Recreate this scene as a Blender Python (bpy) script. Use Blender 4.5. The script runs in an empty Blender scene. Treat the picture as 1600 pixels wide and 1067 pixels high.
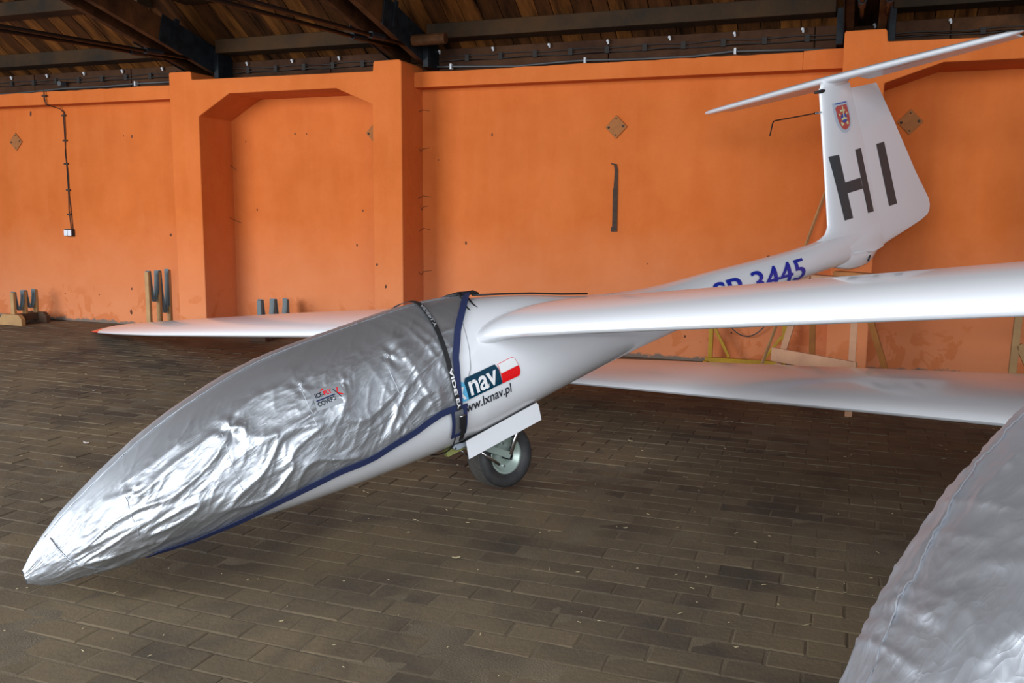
import bpy, bmesh, math, random
import numpy as np
from mathutils import Vector, Matrix, noise
random.seed(7); np.random.seed(7); noise.seed_set(3)
SC_ = bpy.context.scene
COL = SC_.collection
YAW = -0.359554                       # heading of the back wall; local frame x = along wall, y = towards wall
CT, ST = math.cos(YAW), math.sin(YAW)
def W(s, d, z=0.0): return Vector((s*CT - d*ST, s*ST + d*CT, z))

# ------------------------------------------------------------------ camera
CAMH = 1.4356
pt, rl = 0.1417, 0.00832
f = Vector((0, math.cos(pt), -math.sin(pt))); u0 = Vector((0, math.sin(pt), math.cos(pt))); r0 = Vector((1, 0, 0))
rv = r0*math.cos(rl) + u0*math.sin(rl); uv = -r0*math.sin(rl) + u0*math.cos(rl)
cam_d = bpy.data.cameras.new('camera'); cam = bpy.data.objects.new('camera', cam_d); COL.objects.link(cam)
cam.matrix_world = Matrix(((rv.x, uv.x, -f.x, 0), (rv.y, uv.y, -f.y, 0), (rv.z, uv.z, -f.z, CAMH), (0, 0, 0, 1)))
cam_d.sensor_width = 36; cam_d.lens = 1399.3/1600*36; cam_d.clip_start = 0.05; cam_d.clip_end = 100
SC_.camera = cam

# ------------------------------------------------------------------ light and exposure
wd = bpy.data.worlds.new('world'); SC_.world = wd; wd.use_nodes = True
wd.node_tree.nodes['Background'].inputs[0].default_value = (0.80, 0.88, 1.0, 1)
wd.node_tree.nodes['Background'].inputs[1].default_value = 0.50
def area(name, loc, target, sx, sy, power, col):
    l = bpy.data.lights.new(name, 'AREA'); l.shape = 'RECTANGLE'; l.size = sx; l.size_y = sy; l.energy = power; l.color = col
    o = bpy.data.objects.new(name, l); COL.objects.link(o); o.location = loc
    o.rotation_euler = (Vector(target) - Vector(loc)).to_track_quat('-Z', 'Y').to_euler(); return o
area('hangar_door_daylight', W(-9.6, -.6, 2.4), W(-4.6, 7.5, .8), 4.8, 4.0, 950, (0.90, 0.95, 1.0))
area('camera_side_fill', W(1.4, -3.2, 3.0), W(.4, 5.0, .5), 10.0, 4.2, 900, (0.90, 0.95, 1.0))  # broad fill added behind the camera; no opening is seen there
sp = bpy.data.lights.new('camera_flash', 'SPOT'); sp.energy = 110; sp.color = (1.0, 0.98, 0.95)
sp.spot_size = math.radians(92); sp.spot_blend = 1.0; sp.shadow_soft_size = 0.02
spo = bpy.data.objects.new('camera_flash', sp); COL.objects.link(spo); spo.location = (-0.10, 0.02, CAMH + 0.075)
spo.rotation_euler = (Vector((1.3, 7.5, 3.5)) - spo.location).to_track_quat('-Z', 'Y').to_euler()
vs = SC_.view_settings; vs.view_transform = 'Standard'; vs.look = 'None'; vs.exposure = -0.04; vs.gamma = 1.0; vs.use_curve_mapping = False

# ------------------------------------------------------------------ materials
def mat(name, col, rough=0.5, metal=0.0, coat=0.0, var=None, scale=5.0, bump=0.0, bscale=40.0, coord='Object', detail=6.0, stretch=None, spec=None):
    m = bpy.data.materials.new(name); m.use_nodes = True; nt = m.node_tree; N = nt.nodes; L = nt.links
    b = N['Principled BSDF']; b.inputs['Base Color'].default_value = (*col, 1); b.inputs['Roughness'].default_value = rough
    b.inputs['Metallic'].default_value = metal
    if coat: b.inputs['Coat Weight'].default_value = coat; b.inputs['Coat Roughness'].default_value = 0.04
    if spec is not None: b.inputs['Specular IOR Level'].default_value = spec
    if var or bump:
        if coord == 'World':
            g = N.new('ShaderNodeNewGeometry'); src = g.outputs['Position']
        else:
            g = N.new('ShaderNodeTexCoord'); src = g.outputs['Object']
        mp = N.new('ShaderNodeMapping'); L.new(src, mp.inputs[0])
        if stretch: mp.inputs['Scale'].default_value = stretch
    if var:
        n = N.new('ShaderNodeTexNoise'); n.inputs['Scale'].default_value = scale; n.inputs['Detail'].default_value = detail; n.inputs['Roughness'].default_value = 0.62
        L.new(mp.outputs[0], n.inputs['Vector'])
        cr = N.new('ShaderNodeValToRGB'); cr.color_ramp.elements[0].position = 0.32; cr.color_ramp.elements[1].position = 0.68
        cr.color_ramp.elements[0].color = (*col, 1); cr.color_ramp.elements[1].color = (*var, 1)
        L.new(n.outputs['Fac'], cr.inputs[0]); L.new(cr.outputs[0], b.inputs['Base Color'])
    if bump:
        n2 = N.new('ShaderNodeTexNoise'); n2.inputs['Scale'].default_value = bscale; n2.inputs['Detail'].default_value = 5
        L.new(mp.outputs[0], n2.inputs['Vector'])
        bp = N.new('ShaderNodeBump'); bp.inputs['Strength'].default_value = bump; bp.inputs['Distance'].default_value = 0.01
        L.new(n2.outputs['Fac'], bp.inputs['Height']); L.new(bp.outputs[0], b.inputs['Normal'])
    return m
def srgb(r, g, b):
    f_ = lambda c: (c/255/12.92) if c/255 <= 0.04045 else ((c/255 + 0.055)/1.055)**2.4
    return (f_(r), f_(g), f_(b))

def wall_material():
    m = bpy.data.materials.new('orange_limewash'); m.use_nodes = True; nt = m.node_tree; N = nt.nodes; L = nt.links
    b = N['Principled BSDF']; b.inputs['Roughness'].default_value = 0.85; b.inputs['Specular IOR Level'].default_value = 0.2
    tc = N.new('ShaderNodeTexCoord'); sx = N.new('ShaderNodeSeparateXYZ'); L.new(tc.outputs['Object'], sx.inputs[0])
    def noise_(sc, det=5, rough=.6, dist=0, vec=None):
        n = N.new('ShaderNodeTexNoise'); n.inputs['Scale'].default_value = sc; n.inputs['Detail'].default_value = det; n.inputs['Roughness'].default_value = rough
        n.inputs['Distortion'].default_value = dist; L.new(vec if vec else tc.outputs['Object'], n.inputs['Vector']); return n.outputs['Fac']
    def ramp(src, p0, p1, c0=(0, 0, 0, 1), c1=(1, 1, 1, 1)):
        r = N.new('ShaderNodeValToRGB'); r.color_ramp.elements[0].position = p0; r.color_ramp.elements[1].position = p1
        r.color_ramp.elements[0].color = c0; r.color_ramp.elements[1].color = c1; L.new(src, r.inputs[0]); return r.outputs[0]
    def mix(fac, a, c):
        x = N.new('ShaderNodeMix'); x.data_type = 'RGBA'
        if isinstance(fac, float): x.inputs[0].default_value = fac
        else: L.new(fac, x.inputs[0])
        for i, v in ((6, a), (7, c)):
            if isinstance(v, tuple): x.inputs[i].default_value = v
            else: L.new(v, x.inputs[i])
        return x.outputs[2]
    def math_(op, a, c):
        x = N.new('ShaderNodeMath'); x.operation = op
        for i, v in ((0, a), (1, c)):
            if isinstance(v, (int, float)): x.inputs[i].default_value = v
            else: L.new(v, x.inputs[i])
        return x.outputs[0]
    base = mix(ramp(noise_(1.3, 6, .65), .35, .65), (0.53, 0.122, 0.022, 1), (0.60, 0.150, 0.032, 1))
    mp = N.new('ShaderNodeMapping'); mp.inputs['Scale'].default_value = (7, 7, 1.1); L.new(tc.outputs['Object'], mp.inputs[0])
    base = mix(ramp(noise_(1.0, 3, .5, 0, mp.outputs[0]), .45, .62, (0, 0, 0, 1), (.14, .14, .14, 1)), base, (0.66, 0.19, 0.055, 1))
    # lower wall: whiter daylight low down put into the colour as a paler, patchy band
    low = ramp(math_('ADD', math_('MULTIPLY', sx.outputs['Z'], 0.5), math_('MULTIPLY', noise_(2.2, 6, .6), 0.35)),   .26, .86, (1, 1, 1, 1), (0, 0, 0, 1))
    base = mix(low, base, (0.68, 0.235, 0.100, 1))
    pt_ = math_('MULTIPLY', ramp(math_('ADD', sx.outputs['Z'], math_('MULTIPLY', noise_(3.5, 7, .7, .8), 0.9)), .80, .88, (1, 1, 1, 1), (0, 0, 0, 1)), ramp(noise_(2.4, 4, .6, 1.2), .52, .55))
    base = mix(pt_, base, (0.61, 0.185, 0.066, 1))
    grime = ramp(noise_(14, 8, .75), .70, .80, (0, 0, 0, 1), (.5, .5, .5, 1))
    base = mix(grime, base, (0.30, 0.09, 0.035, 1))
    bare = ramp(math_('ADD', sx.outputs['Z'], math_('MULTIPLY', noise_(9, 6, .7), 0.16)), .105, .125, (1, 1, 1, 1), (0, 0, 0, 1))
    base = mix(bare, base, (0.20, 0.15, 0.12, 1))
    L.new(base, b.inputs['Base Color'])
    bp = N.new('ShaderNodeBump'); bp.inputs['Strength'].default_value = .35; bp.inputs['Distance'].default_value = .02
    L.new(math_('ADD', noise_(6, 8, .6), math_('MULTIPLY', noise_(55, 4, .6), .25)), bp.inputs['Height']); L.new(bp.outputs[0], b.inputs['Normal'])
    return m

def brick_material(name, dust_amt):
    m = bpy.data.materials.new(name); m.use_nodes = True; nt = m.node_tree; N = nt.nodes; L = nt.links
    b = N['Principled BSDF']; b.inputs['Roughness'].default_value = 0.8; b.inputs['Specular IOR Level'].default_value = 0.25
    g = N.new('ShaderNodeNewGeometry'); at = N.new('ShaderNodeAttribute'); at.attribute_name = 'tone'
    def noise_(sc, det=6, rough=.6, dist=0):
        n = N.new('ShaderNodeTexNoise'); n.inputs['Scale'].default_value = sc; n.inputs['Detail'].default_value = det; n.inputs['Roughness'].default_value = rough
        n.inputs['Distortion'].default_value = dist; L.new(g.outputs['Position'], n.inputs['Vector']); return n.outputs['Fac']
    def ramp(src, p0, p1, c0, c1):
        r = N.new('ShaderNodeValToRGB'); r.color_ramp.elements[0].position = p0; r.color_ramp.elements[1].position = p1
        r.color_ramp.elements[0].color = c0; r.color_ramp.elements[1].color = c1; L.new(src, r.inputs[0]); return r.outputs[0]
    def mix(fac, a, c):
        x = N.new('ShaderNodeMix'); x.data_type = 'RGBA'
        if isinstance(fac, float): x.inputs[0].default_value = fac
        else: L.new(fac, x.inputs[0])
        for i, v in ((6, a), (7, c)):
            if isinstance(v, tuple): x.inputs[i].default_value = v
            else: L.new(v, x.inputs[i])
        return x.outputs[2]
    tone = ramp(at.outputs['Fac'], 0.0, 1.0, (0.066, 0.052, 0.037, 1), (0.165, 0.124, 0.074, 1))
    c = mix(ramp(noise_(18, 8, .7), .35, .75, (0, 0, 0, 1), (.7, .7, .7, 1)), tone, (0.070, 0.060, 0.055, 1))
    dust = ramp(noise_(1.1, 7, .62, .6), .50 - dust_amt, .72 - dust_amt, (0, 0, 0, 1), (.95, .95, .95, 1))
    c = mix(dust, c, (0.170, 0.128, 0.077, 1))
    c = mix(ramp(noise_(.75, 4, .6, 1.0), .58, .72, (0, 0, 0, 1), (.7, .7, .7, 1)), c, (0.060, 0.044, 0.034, 1))
    L.new(c, b.inputs['Base Color'])
    bp = N.new('ShaderNodeBump'); bp.inputs['Strength'].default_value = .5; bp.inputs['Distance'].default_value = .006
    L.new(noise_(45, 8, .65), bp.inputs['Height']); L.new(bp.outputs[0], b.inputs['Normal'])
    return m

def foil_material(name, col):
    m = bpy.data.materials.new(name); m.use_nodes = True; nt = m.node_tree; N = nt.nodes; L = nt.links
    b = N['Principled BSDF']; b.inputs['Base Color'].default_value = (*col, 1); b.inputs['Metallic'].default_value = 0.86; b.inputs['Roughness'].default_value = 0.45
    tc = N.new('ShaderNodeTexCoord'); mp = N.new('ShaderNodeMapping'); mp.vector_type = 'TEXTURE'; mp.inputs['Rotation'].default_value = (0, -.38, 0); mp.inputs['Scale'].default_value = (2.0, 1.0, .75); L.new(tc.outputs['Object'], mp.inputs[0])
    def noise_(sc, det, rough, dist):
        n = N.new('ShaderNodeTexNoise'); n.noise_type = 'RIDGED_MULTIFRACTAL' if dist < 0 else 'FBM'
        n.inputs['Scale'].default_value = sc; n.inputs['Detail'].default_value = det; n.inputs['Roughness'].default_value = rough; n.inputs['Distortion'].default_value = abs(dist)
        L.new(mp.outputs[0], n.inputs['Vector']); return n.outputs['Fac']
    a = noise_(9, 2, .5, 1.0); c = noise_(21, 1, .5, 1.2)
    def crease(src, k):
        q1 = N.new('ShaderNodeMath'); q1.operation = 'SUBTRACT'; L.new(src, q1.inputs[0]); q1.inputs[1].default_value = .5
        q2 = N.new('ShaderNodeMath'); q2.operation = 'ABSOLUTE'; L.new(q1.outputs[0], q2.inputs[0])
        q3 = N.new('ShaderNodeMath'); q3.operation = 'POWER'; L.new(q2.outputs[0], q3.inputs[0]); q3.inputs[1].default_value = .7
        q4 = N.new('ShaderNodeMath'); q4.operation = 'MULTIPLY'; L.new(q3.outputs[0], q4.inputs[0]); q4.inputs[1].default_value = k; return q4.outputs[0]
    def mul(src, k):
        q = N.new('ShaderNodeMath'); q.operation = 'MULTIPLY'; L.new(src, q.inputs[0]); q.inputs[1].default_value = k; return q.outputs[0]
    def add(p, q_):
        q = N.new('ShaderNodeMath'); L.new(p, q.inputs[0]); L.new(q_, q.inputs[1]); return q.outputs[0]
    nz = N.new('ShaderNodeTexNoise'); nz.inputs['Scale'].default_value = 5; nz.inputs['Detail'].default_value = 2; L.new(mp.outputs[0], nz.inputs['Vector'])
    vm = N.new('ShaderNodeVectorMath'); vm.operation = 'MULTIPLY_ADD'; L.new(nz.outputs['Color'], vm.inputs[0]); vm.inputs[1].default_value = (.22, .22, .22); L.new(mp.outputs[0], vm.inputs[2])
    def vor(sc):
        v = N.new('ShaderNodeTexVoronoi'); v.inputs['Scale'].default_value = sc; L.new(vm.outputs[0], v.inputs['Vector']); return v.outputs['Distance']
    h = add(add(mul(vor(6.5), .9), mul(vor(17), .42)), mul(vor(42), .16))
    ad = N.new('ShaderNodeMath'); L.new(add(h, mul(a, .5)), ad.inputs[0]); L.new(crease(c, -.18), ad.inputs[1])
    bp = N.new('ShaderNodeBump'); bp.inputs['Strength'].default_value = .42; bp.inputs['Distance'].default_value = .022
    sl_ = N.new('ShaderNodeAttribute'); sl_.attribute_name = 'slack'; ms = N.new('ShaderNodeMath'); ms.operation = 'MULTIPLY'; L.new(sl_.outputs['Fac'], ms.inputs[0]); ms.inputs[1].default_value = .34
    L.new(ms.outputs[0], bp.inputs['Strength'])
    L.new(ad.outputs[0], bp.inputs['Height']); L.new(bp.outputs[0], b.inputs['Normal'])
    return m

M = {}
M['wall'] = wall_material()
M['brick'] = brick_material('worn_brick', .10); M['dirt'] = mat('packed_dirt', (0.095, 0.072, 0.045), .95, var=(0.165, 0.127, 0.078), scale=3, bump=.35, bscale=140, coord='World')
M['white'] = mat('white_gelcoat', (0.77, 0.79, 0.83), .22, coat=.4)
M['red'] = mat('red_paint', (0.75, 0.02, 0.02), .25, coat=.4)
M['foil'] = foil_material('silver_cover_fabric', (0.54, 0.57, 0.61)); M['foil2'] = foil_material('silver_cover_fabric_grey', (0.58, 0.61, 0.66))
M['navy'] = mat('navy_binding', (0.012, 0.022, 0.085), .75, bump=.3, bscale=300)
M['black'] = mat('black_webbing', (0.012, 0.012, 0.014), .6, bump=.2, bscale=400)
M['rubber'] = mat('tyre_rubber', (0.018, 0.019, 0.022), .62, var=(0.035, 0.034, 0.034), scale=30)
M['tread'] = mat('dusty_tread', (0.085, 0.075, 0.062), .9)
M['rim'] = mat('grey_green_hub_paint', (0.34, 0.42, 0.38), .35, metal=.3)
M['steel'] = mat('bare_steel', (0.55, 0.55, 0.56), .25, metal=1)
M['lightgrey'] = mat('blue_grey_metal', (0.42, 0.47, 0.55), .4, metal=.2)
M['olive'] = mat('olive_primer', (0.24, 0.25, 0.08), .6)
M['well'] = mat('dark_wheel_well', (0.02, 0.02, 0.022), .8)
M['glass'] = mat('canopy_glass', (0.05, 0.07, 0.08), .05, coat=.5)
M['teal'] = mat('teal_sticker', srgb(0, 55, 78), .25, coat=.3)
M['cyan'] = mat('light_blue_sticker', srgb(95, 180, 222), .25, coat=.3)
M['redst'] = mat('red_sticker', srgb(226, 12, 20), .25, coat=.3)
M['letterw'] = mat('white_letters', (0.82, 0.83, 0.85), .3)
M['letterk'] = mat('black_letters', (0.02, 0.025, 0.035), .3)
M['letterg'] = mat('dark_grey_letters', (0.045, 0.058, 0.066), .45)
M['letterb'] = mat('blue_letters', (0.006, 0.030, 0.36), .3, coat=.3)
M['seamgrey'] = mat('panel_gap_grey', (0.30, 0.31, 0.33), .5)
M['timber'] = mat('dark_timber', (0.012, 0.005, 0.003), .75, var=(0.085, 0.033, 0.011), scale=3.0, bump=.5, bscale=30, stretch=(1, 1, 1), spec=.12)
M['timber_grey'] = mat('weathered_grey_timber', (0.022, 0.016, 0.011), .8, var=(0.055, 0.027, 0.011), scale=2.0, bump=.5, bscale=30, spec=.12)
M['plank'] = mat('tarred_planks', (0.008, 0.003, 0.0012), .6, var=(0.16, 0.058, 0.013), scale=2.2, bump=.6, bscale=25, stretch=(3.5, .5, .5), detail=8, spec=.12)
M['plank2'] = mat('tarred_planks_dark', (0.005, 0.0022, 0.001), .6, var=(0.075, 0.027, 0.008), scale=2.2, bump=.6, bscale=25, stretch=(3.5, .5, .5), detail=8, spec=.12)
M['boards'] = mat('stained_boards', (0.026, 0.011, 0.006), .8, var=(0.070, 0.030, 0.014), scale=2.5, bump=.4, bscale=30, spec=.12)
M['shoe'] = mat('black_painted_steel', (0.006, 0.007, 0.009), .5, var=(0.016, 0.020, 0.024), scale=6, bump=.3, spec=.12)
M['rod'] = mat('dusty_steel_rod', (0.016, 0.012, 0.010), .5, spec=.12)
M['porcelain'] = mat('white_porcelain', (0.50, 0.51, 0.53), .35)
M['wood'] = mat('pale_wood', (0.46, 0.27, 0.11), .7, var=(0.34, 0.19, 0.08), scale=6, bump=.3, bscale=60)
M['wood_pink'] = mat('pinkish_wood', (0.54, 0.28, 0.16), .7, var=(0.42, 0.21, 0.12), scale=6, bump=.3, bscale=60)
M['wood_brown'] = mat('brown_wood', (0.42, 0.16, 0.035), .7, var=(0.30, 0.11, 0.03), scale=6, bump=.3, bscale=60)
M['wood_dark'] = mat('dark_stained_wood', (0.07, 0.035, 0.018), .8)
M['belt'] = mat('grey_rubber_belt', (0.13, 0.16, 0.17), .7)
M['yellow'] = mat('chipped_yellow_paint', (0.50, 0.29, 0.006), .45, var=(0.38, 0.21, 0.008), scale=8)
M['conduit'] = mat('grey_cable_sheath', (0.06, 0.06, 0.062), .5)
M['wire'] = mat('old_black_wire', (0.015, 0.010, 0.008), .8)
M['plate'] = mat('painted_anchor_plate', (0.36, 0.125, 0.030), .85, var=(0.27, 0.10, 0.028), scale=20, bump=.4, bscale=60)
M['rust'] = mat('rusty_iron', (0.028, 0.015, 0.010), .8, var=(0.06, 0.03, 0.015), scale=20, bump=.4)
M['hole'] = mat('dark_hole', (0.10, 0.035, 0.015), .9)
M['socketw'] = mat('white_plastic', (0.70, 0.72, 0.78), .35)
M['straw'] = mat('dry_straw', (0.42, 0.34, 0.20), .8)
M['paper'] = mat('pale_scrap', (0.55, 0.50, 0.48), .8)

# ------------------------------------------------------------------ mesh helpers
def add_box(bm, lo, hi, mi=0):
    v = [bm.verts.new((x, y, z)) for z in (lo[2], hi[2]) for y in (lo[1], hi[1]) for x in (lo[0], hi[0])]
    for q in ((0, 2, 3, 1), (4, 5, 7, 6), (0, 1, 5, 4), (2, 6, 7, 3), (0, 4, 6, 2), (1, 3, 7, 5)):
        fc = bm.faces.new([v[i] for i in q]); fc.material_index = mi
    return v
def add_beam(bm, a, b, w, h, up=(0, 0, 1)):
    a, b, up = Vector(a), Vector(b), Vector(up); x = (b - a).normalized(); y = up.cross(x)
    if y.length < 1e-4: y = Vector((0, 1, 0)).cross(x)
    y.normalize(); z = x.cross(y)
    v = [bm.verts.new(p + y*sy*w/2 + z*sz*h/2) for p in (a, b) for sz in (-1, 1) for sy in (-1, 1)]
    for q in ((0, 2, 3, 1), (4, 5, 7, 6), (0, 1, 5, 4), (2, 6, 7, 3), (0, 4, 6, 2), (1, 3, 7, 5)): bm.faces.new([v[i] for i in q])
def add_tube(bm, pts, r, n=8, caps=True):
    pts = [Vector(p) for p in pts]; rings = []; prev = None
    for i, p in enumerate(pts):
        t = (pts[min(i + 1, len(pts) - 1)] - pts[max(i - 1, 0)]).normalized()
        if prev is None:
            a = Vector((0, 0, 1)).cross(t)
            if a.length < 1e-3: a = Vector((1, 0, 0)).cross(t)
        else: a = prev - t*prev.dot(t)
        a.normalize(); prev = a; b = t.cross(a); rr = r[i] if isinstance(r, (list, tuple)) else r
        rings.append([bm.verts.new(p + (a*math.cos(k*2*math.pi/n) + b*math.sin(k*2*math.pi/n))*rr) for k in range(n)])
    for i in range(len(rings) - 1):
        for k in range(n): bm.faces.new((rings[i][k], rings[i][(k + 1) % n], rings[i + 1][(k + 1) % n], rings[i + 1][k]))
    if caps: bm.faces.new(rings[0][::-1]); bm.faces.new(rings[-1])
def add_prism(bm, poly, a0, a1, axis=1):
    """poly in the other two axes (x,z) extruded along y from a0 to a1"""
    def P(p, a): return (p[0], a, p[1]) if axis == 1 else ((a, p[0], p[1]) if axis == 0 else (p[0], p[1], a))
    A = [bm.verts.new(P(p, a0)) for p in poly]; B = [bm.verts.new(P(p, a1)) for p in poly]
    bm.faces.new(A); bm.faces.new(B[::-1]); n = len(poly)
    for i in range(n): bm.faces.new((A[i], B[i], B[(i + 1) % n], A[(i + 1) % n]))
def add_lathe(bm, prof, n, c=(0, 0, 0), axis='y'):
    """prof: list of (axial, radius) closed loop or strip"""
    rings = []
    for (ax, r) in prof:
        ring = []
        for k in range(n):
            a = 2*math.pi*k/n
            if axis == 'y': p = (c[0] + r*math.cos(a), c[1] + ax, c[2] + r*math.sin(a))
            else: p = (c[0] + r*math.cos(a), c[1] + r*math.sin(a), c[2] + ax)
            ring.append(bm.verts.new(p))
        rings.append(ring)
    for i in range(len(rings) - 1):
        for k in range(n): bm.faces.new((rings[i][k], rings[i][(k + 1) % n], rings[i + 1][(k + 1) % n], rings[i + 1][k]))
    return rings
def add_grid(bm, G, closed=False):
    V = [[bm.verts.new(p) for p in row] for row in G]
    for i in range(len(V) - 1):
        n = len(V[i])
        for j in range(n if closed else n - 1):
            bm.faces.new((V[i][j], V[i][(j + 1) % n], V[i + 1][(j + 1) % n], V[i + 1][j]))
    return V
def obj(name, bm, m, parent=None, loc=(0, 0, 0), rot=(0, 0, 0), smooth=False, bevel=0, auto=None):
    if isinstance(bm, bmesh.types.BMesh):
        bmesh.ops.recalc_face_normals(bm, faces=bm.faces)
        me = bpy.data.meshes.new(name); bm.to_mesh(me); bm.free()
    else: me = bm
    if m is not None and not me.materials:
        for x in (m if isinstance(m, (list, tuple)) else [m]): me.materials.append(x)
    if smooth: me.polygons.foreach_set('use_smooth', [True]*len(me.polygons))
    o = bpy.data.objects.new(name, me); COL.objects.link(o); o.parent = parent; o.location = loc; o.rotation_euler = rot
    if auto is not None:
        me.polygons.foreach_set('use_smooth', [True]*len(me.polygons))
        bmx = bmesh.new(); bmx.from_mesh(me)
        for e in bmx.edges:
            if len(e.link_faces) == 2 and e.calc_face_angle(0) > math.radians(auto): e.smooth = False
        bmx.to_mesh(me); bmx.free()
    if bevel:
        md = o.modifiers.new('bevel', 'BEVEL'); md.width = bevel; md.segments = 2; md.limit_method = 'ANGLE'
    return o
def tag(o, label=None, cat=None, group=None, kind=None):
    if label: o['label'] = label
    if cat: o['category'] = cat
    if group: o['group'] = group
    if kind: o['kind'] = kind
    return o
def thing(name, label, cat, loc=(0, 0, 0), rot=(0, 0, 0), group=None):
    o = bpy.data.objects.new(name, None); COL.objects.link(o); o.location = loc; o.rotation_euler = rot; o.empty_display_size = .1
    return tag(o, label, cat, group)
RZ = (0, 0, YAW)
B = bmesh.new

# ------------------------------------------------------------------ floor
def in_view(s, d, z=0):
    p = W(s, d, z) - Vector((0, 0, CAMH)); zz = p.dot(f)
    if zz < .3: return False
    return abs(p.dot(rv)/zz*1399.3) < 830 and abs(p.dot(uv)/zz*1399.3) < 560
bm = B(); add_box(bm, (-16, -4, -.12), (9, 8.95, -.008))
floor = tag(obj('floor', bm, M['dirt'], rot=RZ), kind='structure')
bm = B(); ns, nd = 250, 170; G = []
for i in range(ns):
    row = []
    for j in range(nd):
        s = -9.6 + 13.0*i/(ns - 1); d = .8 + 8.1*(j/(nd - 1)); v_ = Vector((s*1.3, d*1.3, 0)); v2 = Vector((s*7, d*7, 3))
        row.append((s, d, -.0016 + .0030*noise.noise(v_) + .0016*noise.noise(v2) + .0007*(random.random() - .5)))
    G.append(row)
add_grid(bm, G); obj('packed_dirt', bm, M['dirt'], floor, smooth=True)
BL, BWd = .2415, .1158
def brick_geo(bm, lay, s, d, dz, tone, rnd, lx=BL - .006, ly=BWd - .0055):
    hx, hy = lx/2, ly/2; e = .0055; q = .5*(rnd.random() - .5)*.006
    j = lambda k=.002: (rnd.random() - .5)*2*k
    tl = [(-hx + e + j(), -hy + e + j()), (hx - e + j(), -hy + e + j()), (hx - e + j(), hy - e + j()), (-hx + e + j(), hy - e + j())]
    bs = [(-hx, -hy), (hx, -hy), (hx, hy), (-hx, hy)]
    T = [bm.verts.new((s + x, d + y, dz + j(.0012))) for x, y in tl]
    K = [bm.verts.new((s + x, d + y, dz - .0016)) for x, y in bs]
    D = [bm.verts.new((s + x, d + y, -.045)) for x, y in bs]
    fs = [bm.faces.new(T)]
    for i in range(4):
        k = (i + 1) % 4; fs.append(bm.faces.new((K[i], K[k], T[k], T[i]))); fs.append(bm.faces.new((D[i], D[k], K[k], K[i])))
    for fc in fs: fc[lay] = tone
rnd = random.Random(5); cells = []
for r in range(int((8.86 - .9)/BWd)):
    d = .9 + .016 + r*BWd; off = (.5 if r % 2 else 0)*BL + .012*(rnd.random() - .5)
    for c in range(-50, 20):
        s = c*BL + off + .06
        if in_view(s, d): cells.append((s, d))
cells.sort(key=lambda c: (W(*c) - Vector((0, 0, 0))).length)
variants = []
for i in range(24):
    bm = B(); lay = bm.faces.layers.float.new('tone'); brick_geo(bm, lay, 0, 0, 0, rnd.random(), rnd)
    bmesh.ops.recalc_face_normals(bm, faces=bm.faces); me = bpy.data.meshes.new('brick'); bm.to_mesh(me); bm.free(); me.materials.append(M['brick']); variants.append(me)
NB = 300
for (s, d) in cells[:NB]:
    o = bpy.data.objects.new('brick', variants[rnd.randrange(24)]); COL.objects.link(o); o.parent = floor
    o.location = (s + (rnd.random() - .5)*.006, d, .0005 + (rnd.random() - .5)*.0025); o.rotation_euler = ((rnd.random() - .5)*.006, (rnd.random() - .5)*.005, (rnd.random() - .5)*.015)
bm = B(); lay = bm.faces.layers.float.new('tone')
for (s, d) in cells[NB:]: brick_geo(bm, lay, s + (rnd.random() - .5)*.006, d, .001 + (rnd.random() - .5)*.004, rnd.random(), rnd)
tag(obj('bricks', bm, M['brick'], floor), kind='stuff')

# ------------------------------------------------------------------ back wall
DW = 8.89; DF = 8.41; DN = 8.98
bm = B()
add_box(bm, (-13, DN, 0), (7, 9.35, 2.92))
for a, b in ((-13, -7.2), (-4.5, -.05)): add_box(bm, (a, DW, 0), (b, DN, 2.92))
wall = tag(obj('wall_back', bm, M['wall'], rot=RZ), kind='structure')
arch1 = [(-7.33, 0), (-7.34, 2.972), (-7.325, 2.985), (-7.045, 2.985), (-7.03, 2.97), (-7.025, 2.893), (-4.722, 2.880), (-4.715, 2.965), (-4.70, 2.98), (-4.415, 2.983), (-4.39, 2.96), (-4.39, 0),
         (-4.735, 0), (-4.73, 2.546), (-5.162, 2.725), (-6.523, 2.724), (-6.945, 2.488), (-6.95, 0)]
bm = B(); add_prism(bm, arch1, DF, DN + .02); obj('pier_arch', bm, M['wall'], wall, bevel=.012)
arch2 = [(-.157, 0), (-.157, 2.985), (-.145, 3.0), (.166, 3.0), (.18, 2.985), (.19, 2.895), (4.0, 2.85), (4.0, 3.0), (4.35, 3.0), (4.35, 0),
         (4.0, 0), (4.0, 2.52), (3.57, 2.70), (.629, 2.705), (.184, 2.554), (.184, 0)]
bm = B(); add_prism(bm, arch2, DF, DN + .02); obj('pier_arch', bm, M['wall'], wall, bevel=.012)
def ragged(a, b, z0, z1):
    P = [(a, z0)]; n = int((b - a)/.12)
    for i in range(n + 1): P.append((a + (b - a)*i/n, z1 + (random.random() - .5)*.010))
    P.append((b, z0)); return P
for a, b in ((-13, -7.32), (-4.395, -.5), (-.5, -.15)):
    bm = B(); add_prism(bm, ragged(a, b, 2.737, 2.893 + (.012 if a == -.5 else 0)), 8.70, DW + .02); obj('ledge', bm, M['wall'], wall, bevel=.006)
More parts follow.
